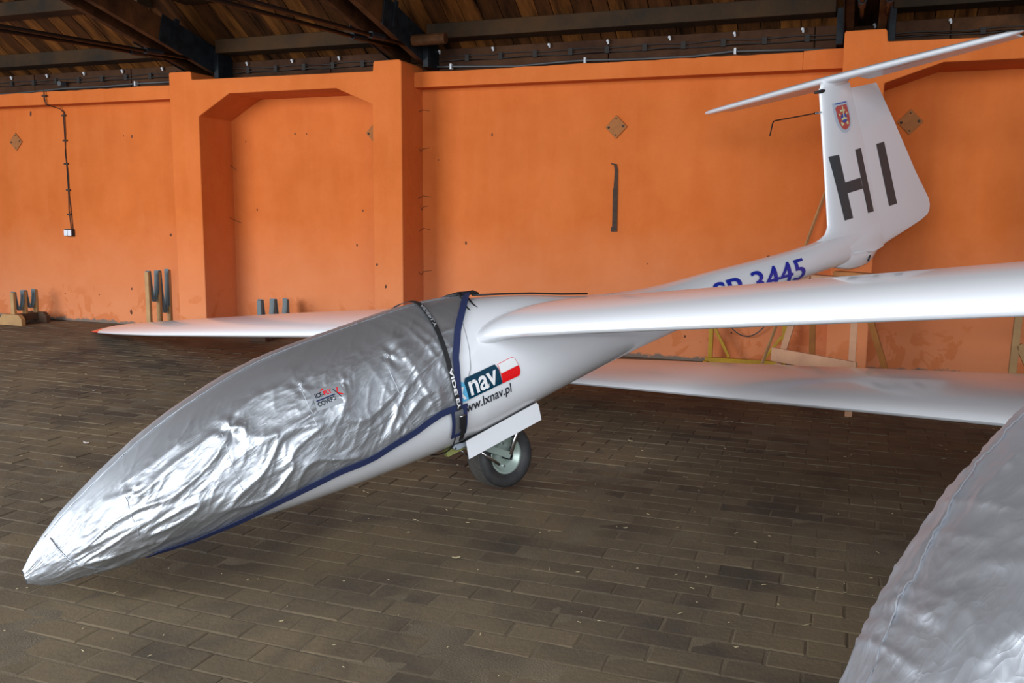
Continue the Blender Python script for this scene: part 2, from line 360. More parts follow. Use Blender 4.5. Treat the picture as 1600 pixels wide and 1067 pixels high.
# holes and chips
for (s, z, d, r) in [(-8.493, 2.35, DW, .010), (-8.363, 2.34, DW, .020), (-9.027, .363, DW, .012), (-8.487, .457, DW, .014), (-7.833, 1.143, DW, .026), (-8.517, .162, DW, .032), (-9.6, .35, DW, .01),
                     (-3.583, 2.249, DW, .016), (-3.881, 1.117, DW, .018), (-4.2, 2.0, DW, .008), (-9.998, 2.66, DW, .03), (-6.065, 2.326, DN, .017), (-5.91, 2.322, DN, .012), (-5.19, 1.457, DN, .013),
                     (-5.272, 1.066, DN, .014), (-6.617, 1.455, DN, .014), (-4.7, .885, DF, .018), (-4.596, .657, DF, .020), (-1.05, .30, DW, .012), (-1.5, .24, DW, .014), (-.73, 1.02, DW, .035), (-1.9, .95, DW, .008), (-6.75, 2.25, DN, .01)]:
    bm = B(); P = []
    for k in range(9):
        a = 2*math.pi*k/9; rr = r*(.6 + .6*random.random()); P.append((s + rr*math.cos(a)*.7, z + rr*math.sin(a)*1.1))
    add_prism(bm, P, d - .002, d + .01); obj('chip', bm, M['hole'], wall)
for (z, l, q) in ((2.53, .10, 1), (2.12, .10, 0), (1.62, .12, 1), (1.50, .07, 0), (1.27, .10, 1), (.80, .12, 0)):
    bm = B(); add_tube(bm, [(-4.388, DW - l, z - .03*q), (-4.388, DW - l*.5, z - .035 + .02*q), (-4.386, DW - .004, z), (-4.386 + l*.8, DW - .001, z + .012*(1 - 2*q))], .0028, 5); obj('crack', bm, M['hole'], wall)
for (z, l) in ((1.33, .09), (1.95, .05)):
    bm = B(); add_tube(bm, [(-6.942, DN - l, z + .03), (-6.94, DN - .004, z), (-6.94 + l, DN - .001, z - .03)], .0030, 5); obj('crack', bm, M['hole'], wall)
# anchor plates
for s, z, d, lab in ((-10.275, 2.31, DW, 'rusty orange diamond anchor plate high on the far left wall, left of the cable'), (-2.253, 2.297, DW, 'rusty orange diamond anchor plate on the wall above the narrow iron bar'),
                     (.43, 2.28, DN, 'rusty brown diamond anchor plate in the niche behind the white fin'), (-5.02, 2.31, DN, 'diamond anchor plate half hidden behind the pier at the right of the left niche')):
    t = thing('anchor_plate', lab, 'wall plate', W(s, d - .004, z), RZ)
    r = .115; bm = B(); add_prism(bm, [(0, r), (r*.97, 0), (0, -r), (-r*.95, 0)], -.012, .006); obj('plate', bm, M['plate'], t, bevel=.003)
    for x, zz in ((0, .078), (0, -.078), (.072, .005), (-.074, -.005)):
        bm = B(); q_ = .6 if zz*zz > .001 else 1; R_ = add_lathe(bm, [(-.019, .010*q_), (-.012, .013*q_)], 8, (x, 0, zz)); bm.faces.new(R_[0]); obj('bolt', bm, M['rust'], t)
# iron bar
bm = B(); P0 = [(-.024, -.335), (.024, -.335), (.022, -.1), (.020, .1), (.018, .27), (.004, .335), (-.052, .345), (-.05, .335), (-.022, .325), (-.012, .27), (-.020, .1), (-.026, .09), (-.026, -.29), (-.036, -.29), (-.036, -.335)]
add_prism(bm, P0, -.012, 0)
tag(obj('iron_bar', bm, M['rust'], loc=W(-2.243, DW - .001, 1.60), rot=RZ), 'narrow black rusty iron bar bent over at the top, standing proud of the orange wall', 'iron bar')
# timber boards above the wall
tim = tag(obj('trim_1', (lambda b: (add_box(b, (-13, 8.93, 2.90), (7, 9.3, 3.17)), b)[1])(B()), M['timber'], rot=RZ), kind='structure')
xs_ = [-13, -11.4, -9.9, -8.33, -7.2, -5.52, -4.2, -2.35, -.42, .7, 2.3, 4.2, 7]
for a, b in zip(xs_[:-1], xs_[1:]):
    for z0, z1 in ((2.895, 3.015), (3.02, 3.145)):
        bm = B(); add_box(bm, (a + .006, DW + .0 + random.random()*.006, z0), (b - .006, 8.95, z1)); obj('board', bm, M['boards'] if a < .5 else M['timber'], tim, bevel=.004)

# ------------------------------------------------------------------ roof
SL = .65; zr0 = 3.16
def rz(d): return zr0 + SL*(8.9 - d)
bm = B(); bm.faces.new([bm.verts.new(p) for p in ((-16, 9.4, rz(9.4) + .05), (9, 9.4, rz(9.4) + .05), (9, 1.0, rz(1.0) + .05), (-16, 1.0, rz(1.0) + .05))])
bm.faces.new([bm.verts.new(p) for p in ((-16, 1.0, rz(1.0) + .05), (9, 1.0, rz(1.0) + .05), (9, -7.2, rz(9.2) + .05), (-16, -7.2, rz(9.2) + .05))])
ceil = tag(obj('ceiling', bm, M['timber'], rot=RZ), kind='structure')
s = -13.0; k = 0
while s < 4.5:
    w = .15 + .07*random.random(); dz = random.random()*.012; bm = B()
    add_beam(bm, (s + w/2, 9.3, rz(9.3) + .012 + dz), (s + w/2, 3.2, rz(3.2) + .012 + dz), w - .010, .024)
    o = obj('plank', bm, M['plank'] if random.random() < .62 else M['plank2'], ceil)
    s += w; k += 1
def purlin(a, b, d, z, wd, ht, m1, name='purlin'):
    bm = B(); add_beam(bm, (a, d, z), (b, d, z), wd, ht)
    o = obj(name, bm, m1, ceil, bevel=.008); return o
for d, z in ((8.72, 3.275), (8.03, 3.70), (7.35, 4.13), (6.6, 4.6)):
    for a, b in ((-13, -10.6), (-10.6, -7.28), (-6.84, -4.66), (-4.20, -.24), (.22, 4.2)):
        purlin(a, b, d, z, .24, .15, M['timber_grey'])
for i, (c, lab) in enumerate(((-7.06, 'dark timber roof truss with black steel shoe above the left pier of the left niche'), (-4.43, 'dark timber roof truss with black steel shoe above the middle pier, brightest tie rods'),
                              (0.01, 'dark timber roof truss ending above the pier behind the tail fin'))):
    t = thing('roof_truss', lab, 'roof truss', W(c, 8.6, 3.0), RZ)
    sl = .235
    for sg in (-1, 1):
        bm = B(); add_beam(bm, (sg*.13, .45, .03), (sg*.13, -5.0, .03 + 5.45*sl), .07, .25); obj('chord', bm, M['timber'], t, bevel=.006)
        bm = B(); add_beam(bm, (sg*.175, .30, .075), (sg*.175, -.80, .075 + 1.1*sl), .012, .29); obj('steel_shoe', bm, M['shoe'], t, bevel=.003)
        bm = B(); add_box(bm, (sg*.21 - .03, .02, -.07), (sg*.21 + .03, .28, .24)); obj('bracket', bm, M['shoe'], t, bevel=.004)
    bm = B(); add_beam(bm, (0, .45, .10), (0, -5.0, .10 + 5.45*sl), .18, .03); obj('soffit_board', bm, M['plank2'], t)
    bm = B(); add_beam(bm, (.18, -.62, .20), (.18, -.55, .46), .03, .05); obj('strut', bm, M['shoe'], t)
    for sg in (-1, 1):
        bm = B(); x0 = sg*.055 + .06; z0 = .115
        P = [(x0 + .04*sg, .1, z0), (x0 + .05*sg, -3.2, z0 - .155), (x0 + .05*sg, -7.6, z0 - .36)]
        add_tube(bm, P, .019, 8); rod = obj('tie_rod', bm, M['rod'], t, smooth=True)
        for q in (.9,):
            bm = B(); add_tube(bm, [(x0 + .043*sg, -q - .12, z0 - .042 - .008), (x0 + .043*sg, -q + .12, z0 - .042 + .006)], .032, 8); obj('turnbuckle', bm, M['shoe'], rod)
    if i == 2: pass
bm = B(); add_tube(bm, [(0, 0, 0), (.36, .0, 0)], .055, 12)
tag(obj('log_end', bm, M['timber'], loc=W(-4.20, 8.30, 3.135), rot=RZ), 'round dark timber stub projecting right of the middle truss foot', 'timber')

# ------------------------------------------------------------------ electric fittings
for i in range(19):
    s = -10.264 + .6085*i + (0 if i < 5 else 0.0)
    if i == 5 : continue
    if i == 9: s = -4.62
    if abs(s + 4.62) < .2: continue
    ordn = ('first', 'second', 'third', 'fourth', 'fifth', 'sixth', 'seventh', 'eighth', 'ninth', 'tenth')
    if i < 5: lb = f'small white insulator above the far left wall, {ordn[i]} from the left'
    elif i < 9: lb = f'small white insulator above the left niche, {ordn[i - 6]} from its left pier'
    elif s < -.16: lb = f'small white insulator above the plain middle wall, {ordn[i - 10]} from the middle pier'
    else: lb = f'small white insulator above the tailplane, {ordn[i - 17]} right of the pier behind the fin'
    t = tag(bpy.data.objects.new('insulator', None), lb, 'insulator', 'white insulators along the boards above the wall'); COL.objects.link(t)
    t.location = W(s + .0, DW - .003, 3.123); t.rotation_euler = RZ; t.scale = (.8, .8, .8)
    bm = B(); R_ = add_lathe(bm, [(0, .010), (-.012, .018), (-.022, .014), (-.030, .019), (-.042, .016), (-.046, .006)], 10); bm.faces.new(R_[-1]); obj('body', bm, M['porcelain'], t, smooth=True)
    bm = B(); R_ = add_lathe(bm, [(-.018, .0), (-.018, .011), (.012, .013), (.016, .0)], 8, (.008, -.03, -.022), 'z'); obj('cap', bm, M['porcelain'], t, smooth=True)
def wires(label, a, b, z1, z2, sp0, holes=None):
    t = thing('wire_pair', label, 'cable', W(a, DW - .02, z1), RZ)
    for zz in (0, z2 - z1):
        bm = B(); P = []; n = int((b - a)/.12)
        for i in range(n + 1): P.append(((b - a)*i/n, 0, zz + .006*math.sin(i*1.1 + zz*40) + (random.random() - .5)*.005))
        add_tube(bm, P, .0055, 5); obj('wire', bm, M['wire'], t)
    x = sp0
    while x < b - a - .05:
        bm = B(); add_box(bm, (x - .022, -.012, z2 - z1 - .014), (x + .022, .018, .014)); obj('spacer', bm, M['wire'], t); x += .375
wires('pair of thin black wires on spacers above the far left wall', -11, -7.35, 3.062, 3.022, .36)
wires('pair of thin black wires on spacers above the left niche', -6.9, -4.75, 3.062, 3.022, .30)
wires('pair of thin black wires on spacers above the plain wall, long middle run', -4.2, -.2, 3.062, 3.022, .34)
wires('pair of thin black wires on spacers above the niche behind the tailplane tip', .25, 3.8, 3.035, 3.005, .7)
def conduit(label, P, clips):
    t = thing('cable_conduit', label, 'cable', W(P[0][0], 8.84, P[0][1]), RZ)
    bm = B(); add_tube(bm, [(p[0] - P[0][0], 0, p[1] - P[0][1]) for p in P], .011, 7); obj('cable', bm, M['conduit'], t, smooth=True)
    for (x, z) in clips:
        bm = B(); add_box(bm, (x - P[0][0] - .010, -.016, z - P[0][1] - .028), (x - P[0][0] + .010, .03, z - P[0][1] + .028)); obj('clip', bm, M['porcelain'], t)
conduit('grey cable resting along the top of the far left wall', [(-11, 2.915), (-10.2, 2.915), (-9.6, 2.935), (-9.3, 2.945), (-8.7, 2.94), (-8.2, 2.955), (-7.34, 2.955)], [(-8.22, 2.955)])
conduit('grey cable resting along the top of the wall right of the middle pier', [(-4.35, 2.965), (-4.0, 2.955), (-3.3, 2.925), (-2.75, 2.945), (-2.55, 2.945), (-2.0, 2.93), (-1.5, 2.93), (-1.15, 2.955), (-.8, 2.945), (-.2, 2.925)], [(-4.03, 2.955), (-2.575, 2.945), (-1.12, 2.955)])
bm = B(); R_ = add_lathe(bm, [(-.06, .032), (.02, .034)], 14); bm.faces.new(R_[0]); tag(obj('junction_cap', bm, M['conduit'], loc=W(-9.35, 8.82, 2.995), rot=RZ), 'round grey junction cap on the boards above the far left wall', 'cable fitting')
t = thing('drop_cable', 'two thin twisted wires running down the far left wall to the white socket', 'cable', W(-9.52, DW - .012, 2.93), RZ)
for q in (0, 1):
    bm = B(); P = [(-9.505, 2.93, -.21), (-9.512 + q*.012, 2.80, -.21), (-9.50 + q*.02, 2.735, -.20), (-9.46, 2.70, -.02), (-9.435 + q*.02, 2.66, 0), (-9.435 + q*.015, 2.4, 0), (-9.437 - q*.008, 2.15, 0), (-9.43 + q*.015, 1.9, 0), (-9.43 + q*.01, 1.62, 0), (-9.44 + q*.035, 1.45, 0), (-9.42 + q*.028, 1.19, 0)]
    add_tube(bm, [(p[0] + 9.52, p[2], p[1] - 2.93) for p in P], .005, 6); obj('wire', bm, M['wire'], t)
for x, z, dd in ((-9.505, 2.84, -.21), (-9.428, 2.62, 0), (-9.43, 2.31, 0), (-9.435, 2.02, 0), (-9.425, 1.69, 0), (-9.43, 1.38, 0)):
    bm = B(); add_box(bm, (x + 9.52 - .032, dd - .012, z - 2.93 - .010), (x + 9.52 + .032, dd + .012, z - 2.93 + .010)); obj('spacer', bm, M['rust'], t)
t = thing('double_socket', 'small double power socket with white flaps at the end of the drop cable', 'socket', W(-9.435, DW, 1.10), RZ)
bm = B(); add_box(bm, (-.065, -.05, 0), (.065, 0, .092)); obj('housing', bm, M['well'], t, bevel=.006)
for x in (-.031, .031):
    bm = B(); add_box(bm, (x - .027, -.066, .006), (x + .027, -.048, .082)); obj('flap', bm, M['socketw'], t, bevel=.006)

# ------------------------------------------------------------------ glider geometry (local: x aft, y port, z up)
KX = np.array([0.0, 0.05, 0.15, 0.3, 0.6, 1.0, 1.5, 2.0, 2.5, 3.0, 3.5, 4.2, 5.2, 6.0, 6.5])
KT = np.array([0.016, 0.067, 0.146, 0.235, 0.375, 0.487, 0.523, 0.522, 0.435, 0.304, 0.216, 0.162, 0.095, 0.091, 0.099])
KB = np.array([-0.01, -0.035, -0.047, -0.064, -0.105, -0.154, -0.185, -0.19, -0.145, -0.111, -0.102, -0.102, -0.129, -0.150, -0.095])
KW = np.array([.01, .06, .12, .175, .245, .295, .32, .325, .315, .28, .22, .145, .105, .045, .008])
_m = {id(a): np.gradient(a, KX) for a in (KT, KB, KW)}
def cub(a, x):
    m = _m[id(a)]; i = int(np.clip(np.searchsorted(KX, x) - 1, 0, len(KX) - 2)); h = KX[i + 1] - KX[i]; t = min(max((x - KX[i])/h, 0), 1)
    return (2*t**3 - 3*t**2 + 1)*a[i] + (t**3 - 2*t**2 + t)*h*m[i] + (-2*t**3 + 3*t**2)*a[i + 1] + (t**3 - t**2)*h*m[i + 1]
def sec(x, th, off=0.0):
    """point on the fuselage skin; th in radians, 0 = port side, pi/2 = top"""
    zt, zb, w = cub(KT, x), cub(KB, x), cub(KW, x); zc = zt*.45 + zb*.55
    s, c = math.sin(th), math.cos(th)
    y = (w + off)*math.copysign(abs(c)**.92, c)
    z = zc + ((zt - zc) + off)*abs(s)**.92 if s > 0 else zc - ((zc - zb) + off)*abs(s)**.92
    return Vector((x, y, z))
def skin_y(x, z, off=.002):
    zt, zb, w = cub(KT, x), cub(KB, x), cub(KW, x); zc = zt*.45 + zb*.55
    q = (z - zc)/((zt - zc) if z > zc else (zc - zb)); q = min(abs(q), .999)**(1/.92)
    c = math.sqrt(max(0, 1 - q*q))**.92
    return (w + off)*c + off*.5
def fuselage_mesh(sc=1.0):
    bm = B(); xs = list(np.linspace(0, .3, 18)) + list(np.linspace(.33, 6.2, 130)); G = []
    for x in xs:
        G.append([sec(x, 2*math.pi*j/72, -.010 if .1 < x < 1.95 else -.004)*sc for j in range(72)])
    V = add_grid(bm, G, True); bm.faces.new(V[0]); bm.faces.new(V[-1]); return bm
def airfoil(n=16, t=.14, c=.028):
    up, lo = [], []
    for i in range(n + 1):
        x = .5*(1 - math.cos(math.pi*i/n)); yt = 5*t*(.2969*math.sqrt(x) - .126*x - .3516*x*x + .2843*x**3 - .1015*x**4)
        yc = c*4*x*(1 - x); up.append((x, yc + yt)); lo.append((x, yc - yt))
    return up[::-1] + lo[1:]
def wing_loft(st, sgn, sc=1.0, y0=None, y1=None, n=16):
    """st: list of (y, xLE, chord, z, t)"""
    bm = B(); G = []
    for (y, xl, ch, z, t) in st:
        if (y0 is not None and y < y0 - 1e-6) or (y1 is not None and y > y1 + 1e-6): continue
        G.append([Vector((xl + px*ch, sgn*y, z + pz*ch - .012*px*ch))*sc for px, pz in airfoil(n, t)])
    V = add_grid(bm, G, True); bm.faces.new(V[0]); bm.faces.new(V[-1]); return bm
ZR, DH = .322, .014
def st_main():
    S = [(.02, 1.99, .98, ZR - .045, .12), (.16, 2.0, .93, ZR - .03, .13), (.24, 2.015, .87, ZR - .015, .145), (.29, 2.035, .81, ZR - .004, .15), (.34, 2.065, .76, ZR + .003, .147), (.42, 2.087, .73, ZR + .006, .143), (.55, 2.097, .71, ZR + .008, .14)]
    for y in list(np.linspace(.9, 6.3, 19)):
        S.append((y, 2.10 + max(0, y - 5)*.03, float(np.interp(y, [0, 3.2, 5.2, 6.3], [.705, .69, .60, .50])), ZR + DH*y, .135))
    for y, xl, ch in ((6.6, 2.155, .465), (6.9, 2.17, .42), (7.05, 2.18, .385), (7.15, 2.186, .35)): S.append((y, xl, ch, ZR + DH*y, .13))
    return S
tip_st = [(7.15, 2.186, .35, ZR + DH*7.15, .13), (7.25, 2.195, .31, ZR + DH*7.25, .13), (7.38, 2.206, .25, ZR + DH*7.36, .13), (7.50, 2.215, .18, ZR + DH*7.43, .13), (7.59, 2.225, .11, ZR + DH*7.48, .13), (7.64, 2.235, .04, ZR + DH*7.5, .13)]
def interp(L, z, i=1):
    L = sorted(L); return float(np.interp(z, [p[0] for p in L], [p[i] for p in L]))
FIN_LE = [(-.13, 5.9), (.02, 5.0), (.055, 5.1), (.078, 5.28), (.092, 5.40), (.115, 5.49), (.16, 5.535), (.321, 5.569), (.78, 5.657), (1.153, 5.728)]
HINGE = [(-.15, 6.20), (-.109, 6.205), (.092, 6.225), (.726, 6.180), (1.124, 6.118)]
RTE = [(-.132, 6.24), (-.064, 6.90), (-.04, 7.02), (-.015, 7.065), (.03, 7.09), (.08, 7.088), (.342, 6.933), (.805, 6.703), (1.108, 6.533)]
def fin_half(z): return .034 + .030*max(0, 1 - (z + .02)/.17)**2 if z > -.02 else .066
def fin_y(x, z):
    if x < interp(HINGE, z):
        a = interp(FIN_LE, z); c = interp(HINGE, z) - a; q = min(max((x - a)/(c*1.35), 0), 1); h = fin_half(z)
        return h*(5*.2*(.2969*math.sqrt(q) - .126*q - .3516*q*q + .2843*q**3 - .1015*q**4))*10
    a = interp(HINGE, z); b = interp(RTE, z); q = min(max((x - a)/(b - a + 1e-6), 0), 1); return .0165*(1 - q) + .0015
def fin_mesh(sc=1.0):
    bm = B(); G = []
    for z in list(np.linspace(-.13, .2, 20)) + list(np.linspace(.25, 1.15, 14)):
        a, b = interp(FIN_LE, z), interp(HINGE, z); row = []
        qs = [.5*(1 - math.cos(math.pi*i/16)) for i in range(17)]
        P = [(a + (b - a)*q, fin_y(min(a + (b - a)*q, b - 1e-4), z)) for q in qs]
        row = [Vector((x, y, z))*sc for x, y in P[::-1]] + [Vector((x, -y, z))*sc for x, y in P[1:]]
        G.append(row)
    V = add_grid(bm, G, True); bm.faces.new(V[0]); bm.faces.new(V[-1]); return bm
def rudder_mesh(sc=1.0):
    bm = B(); G = []
    for z in [-.132, -.115, -.09, -.064, -.05, -.04, -.028, -.015, .005, .03, .055, .08, .15, .25, .342, .5, .65, .805, .95, 1.108]:
        a, b = interp(HINGE, z) + .004, interp(RTE, z); P = [(a + (b - a)*q, .0165*(1 - q) + .0015) for q in (0, .25, .5, .75, 1)]
        zz = z + .0
        G.append([Vector((x, y, zz))*sc for x, y in P] + [Vector((x, -y, zz))*sc for x, y in P[::-1]])
    V = add_grid(bm, G, True); bm.faces.new(V[0]); bm.faces.new(V[-1]); return bm
def tail_st(): return [(0, 5.78, .40, 1.20, .15), (.3, 5.80, .39, 1.198, .15), (.6, 5.83, .37, 1.196, .15), (.9, 5.865, .345, 1.194, .15), (1.12, 5.90, .32, 1.192, .15), (1.2, 5.925, .29, 1.192, .14), (1.235, 5.965, .23, 1.193, .12), (1.25, 6.03, .12, 1.195, .09)]
def remesh_poly(bm, maxlen):
    for _ in range(6):
        es = [e for e in bm.edges if e.calc_length() > maxlen]
        if not es: break
        bmesh.ops.subdivide_edges(bm, edges=es, cuts=1); bmesh.ops.triangulate(bm, faces=[f_ for f_ in bm.faces if len(f_.verts) > 3])
def decal(name, polys, yfun, m, parent, off=.002, maxlen=.02, sc=1.0, label=None):
    bm = B()
    for P in polys:
        bm.faces.new([bm.verts.new((p[0], 0, p[1])) for p in P])
    bmesh.ops.triangulate(bm, faces=bm.faces[:]); remesh_poly(bm, maxlen)
    for v in bm.verts: v.co.y = yfun(v.co.x, v.co.z) + off
    o = obj(name, bm, m, parent)
    if label: o['label'] = label
    return o
def text_mesh(txt, bold=0.0):
    cu = bpy.data.curves.new('txt', 'FONT'); cu.body = txt; cu.size = 1; cu.offset = bold; cu.resolution_u = 5
    to = bpy.data.objects.new('txt', cu); COL.objects.link(to); bpy.context.view_layer.update()
    me = bpy.data.meshes.new_from_object(to.evaluated_get(bpy.context.evaluated_depsgraph_get())); bpy.data.objects.remove(to); return me
def text_decal(name, txt, a, b, h, mapf, m, parent, bold=0.0, maxlen=.02, label=None, box=False):
    """a,b = baseline ends in (u,v) plane, h = height of the mesh's tallest glyph; mapf(u,v)->Vector"""
    me = text_mesh(txt, bold); bm = B(); bm.from_mesh(me)
    X = [v.co.x for v in bm.verts]; Y = [v.co.y for v in bm.verts]; x0, x1, y1 = min(X), max(X), max(Y)
    y0 = min(Y) if box else 0
    a, b = Vector(a), Vector(b); dr = (b - a); L_ = dr.length; dr /= L_; nr = Vector((-dr.y, dr.x))
    for v in bm.verts:
        uu = (v.co.x - x0)/(x1 - x0)*L_; vv = (v.co.y - y0)/(y1 - y0)*h; p = a + dr*uu + nr*vv; v.co = (p.x, p.y, 0)
    bmesh.ops.triangulate(bm, faces=bm.faces[:]); remesh_poly(bm, maxlen)
    for v in bm.verts: v.co = mapf(v.co.x, v.co.y)
    o = obj(name, bm, m, parent)
    if label: o['label'] = label
    return o

# ------------------------------------------------------------------ glider 1
def frame(O, A):
    a, p, q = [Vector(r).normalized() for r in A]; p = (p - a*a.dot(p)).normalized(); q = a.cross(p)
    if q.dot(Vector(A[2])) < 0: q = -q
    return a, p, q
# local axes (aft, port, up) are left-handed; the object uses x aft, y starboard(-port), z up -> flip y in meshes
G1O = Vector((-1.7912, 3.1492, 0.0894)); G1A = ((0.7483, 0.6323, 0.2007), (0.6213, -0.774, 0.1224), (-0.2327, -0.0331, 0.972))
def basis(O, A):
    a, p, q = frame(O, A); return Matrix(((a.x, -p.x, q.x, O.x), (a.y, -p.y, q.y, O.y), (a.z, -p.z, q.z, O.z), (0, 0, 0, 1)))
def flip(o):
    me = o.data
    if not me.get('flipped'):
        for v in me.vertices: v.co.y = -v.co.y
        me.flip_normals(); me['flipped'] = 1
    return o
def gl_obj(name, bm, m, parent, smooth=True, auto=None, bevel=0):
    return flip(obj(name, bm, m, parent, smooth=smooth, auto=auto, bevel=bevel))
g1 = thing('glider', 'white glider with HI on the fin, nose down under a silver cover, tail on trestle', 'glider'); g1.matrix_world = basis(G1O, G1A)
gl_obj('fuselage', fuselage_mesh(), M['white'], g1)
S = st_main()
for sgn in (1, -1):
    w_ = gl_obj('wing', wing_loft(S, sgn), M['white'], g1, auto=50)
    tp = gl_obj('wing_tip', wing_loft(tip_st, sgn), M['red'], w_, auto=50); tp['label'] = 'red painted wing tip'
gl_obj('fin', fin_mesh(), M['white'], g1, auto=50)
gl_obj('rudder', rudder_mesh(), M['white'], g1, auto=40)
bm = B(); Gt = []
for sgn in (1, -1):
    S_ = tail_st() if sgn == 1 else tail_st()[1:]
    for s_ in (S_[::-1] if sgn == 1 else S_): Gt.append([Vector((s_[1] + px*s_[2], sgn*s_[0], s_[3] + pz*s_[2])) for px, pz in airfoil(12, s_[4], .0)])
V = add_grid(bm, Gt, True); bm.faces.new(V[0]); bm.faces.new(V[-1]); gl_obj('tailplane', bm, M['white'], g1, auto=50)
bm = B(); G = []
for z, l, h in ((1.145, 5.735, 6.12), (1.165, 5.74, 6.14), (1.185, 5.755, 6.20), (1.20, 5.79, 6.15)):
    G.append([Vector((l + (h - l)*q, .036*math.sin(math.pi*min(q*1.0 + .0, 1))**.6, z)) for q in np.linspace(0, 1, 12)] + [Vector((l + (h - l)*q, -.036*math.sin(math.pi*q)**.6, z)) for q in np.linspace(1, 0, 12)[1:-1]])
V = add_grid(bm, G, True); bm.faces.new(V[0]); bm.faces.new(V[-1]); gl_obj('fin_fairing', bm, M['white'], g1)
for sgn in (1, -1):
    bm = B(); G = []
    for y, l, c in ((.08, 6.155, .13), (.5, 6.16, .12), (.9, 6.165, .105), (1.19, 6.17, .085)):
        G.append([Vector((l - .03, sgn*y, 1.206)), Vector((l + c, sgn*y, 1.200 - c*.40)), Vector((l + c, sgn*y, 1.195 - c*.40)), Vector((l - .03, sgn*y, 1.178))])
    V = add_grid(bm, G, True); bm.faces.new(V[0]); bm.faces.new(V[-1]); gl_obj('elevator', bm, M['white'], g1, auto=40)
# tail skid fairing, black knob, pitot
bm = B(); G = []
for x, zb_, w_ in ((5.50, -.13, .02), (5.60, -.17, .032), (5.72, -.205, .036), (5.85, -.222, .036), (5.97, -.222, .032), (6.04, -.205, .028), (6.12, -.170, .022), (6.20, -.125, .014)):
    G.append([Vector((x, w_*c_, zb_ + .12*k_)) for c_, k_ in ((1.9, 1), (1.25, .5), (.8, .12), (0, 0), (-.8, .12), (-1.25, .5), (-1.9, 1))])
V = add_grid(bm, G, True); bm.faces.new(V[0]); bm.faces.new(V[-1]); gl_obj('tail_skid', bm, M['white'], g1)
bm = B(); add_tube(bm, [(5.93, .045, -.19), (5.97, .045, -.155)], .007, 6); gl_obj('skid_hole', bm, M['well'], g1)
bm = B(); add_tube(bm, [(5.66, .0, 1.128), (5.73, .012, 1.128), (5.76, .015, 1.128)], [.009, .015, .012], 10); o = gl_obj('probe_socket', bm, M['black'], g1); o['label'] = 'black probe socket at the top of the fin'
bm = B(); add_tube(bm, [(5.70, 0, .982), (5.62, 0, .984)], .008, 8); gl_obj('probe_base', bm, M['steel'], g1)
bm = B(); add_tube(bm, [(5.63, 0, .984), (5.13, 0, .998), (5.10, 0, .996), (5.085, 0, .982), (5.03, 0, .908)], .0045, 7); gl_obj('pitot_probe', bm, M['rod'], g1)
# fin lettering
fy = lambda x, z: fin_y(x, z)
decal('letter_h', [[(5.665, .657), (5.786, .651), (5.836, .164), (5.719, .168)]], fy, M['letterg'], g1); flip(bpy.data.objects['letter_h'])
for P in ([(5.775, .441), (6.035, .438), (6.047, .351), (5.79, .357)], [(6.023, .653), (6.116, .653), (6.16, .154), (6.065, .157)]):
    flip(decal('letter_h', [P], fy, M['letterg'], g1))
flip(decal('letter_i', [[(6.364, .647), (6.494, .648), (6.543, .142), (6.41, .146)]], fy, M['letterg'], g1))
M['shield'] = mat('pale_shield', (0.50, 0.58, 0.68), .3); M['shred'] = mat('shield_red', (0.52, 0.10, 0.09), .3); M['gold'] = mat('shield_gold', (0.72, 0.70, 0.40), .4); M['shblue'] = mat('shield_blue', (0.02, 0.10, 0.42), .3)
em = flip(decal('emblem', [[(5.805, 1.025), (6.025, 1.025), (6.034, .962), (6.036, .883), (6.023, .842), (5.981, .804), (5.926, .792), (5.879, .805), (5.837, .849), (5.815, .889), (5.807, .959)]], fy, M['shield'], g1, .002))
for nm, P, m_, of in (('red_field', [(5.833, .985), (5.86, 1.0), (6.0, .999), (6.011, .951), (6.018, .891), (5.999, .845), (5.966, .823), (5.923, .816), (5.883, .834), (5.855, .873), (5.843, .914), (5.838, .965)], 'shred', .003),
                      ('blue_dome', [(5.893, .924), (5.92, .936), (5.945, .938), (5.968, .927), (5.975, .91), (5.966, .879), (5.944, .869), (5.919, .87), (5.898, .882), (5.889, .903)], 'shblue', .004),
                      ('gold_cross', [(5.925, .992), (5.939, .992), (5.938, .907), (5.923, .908)], 'gold', .005), ('gold_cross', [(5.891, .970), (5.925, .960), (5.959, .967), (5.957, .951), (5.925, .957), (5.891, .949)], 'gold', .0052),
                      ('gold_band', [(5.888, .9), (5.927, .911), (5.97, .903), (5.969, .89), (5.932, .893), (5.895, .888)], 'gold', .0055), ('gold_figure', [(5.86, .948), (5.89, .93), (5.873, .922), (5.864, .936)], 'gold', .005),
                      ('gold_figure', [(5.979, .947), (5.99, .933), (5.974, .924), (5.964, .932)], 'gold', .005), ('gold_figure', [(5.874, .878), (5.905, .871), (5.917, .854), (5.882, .848)], 'gold', .005),
                      ('gold_figure', [(5.952, .868), (5.979, .88), (5.985, .852), (5.957, .851)], 'gold', .005), ('scroll', [(5.836, 1.020), (5.998, 1.019), (5.998, 1.011), (5.836, 1.012)], 'shblue', .004)):
    flip(decal(nm, [P], fy, M[m_], em, of, .05))
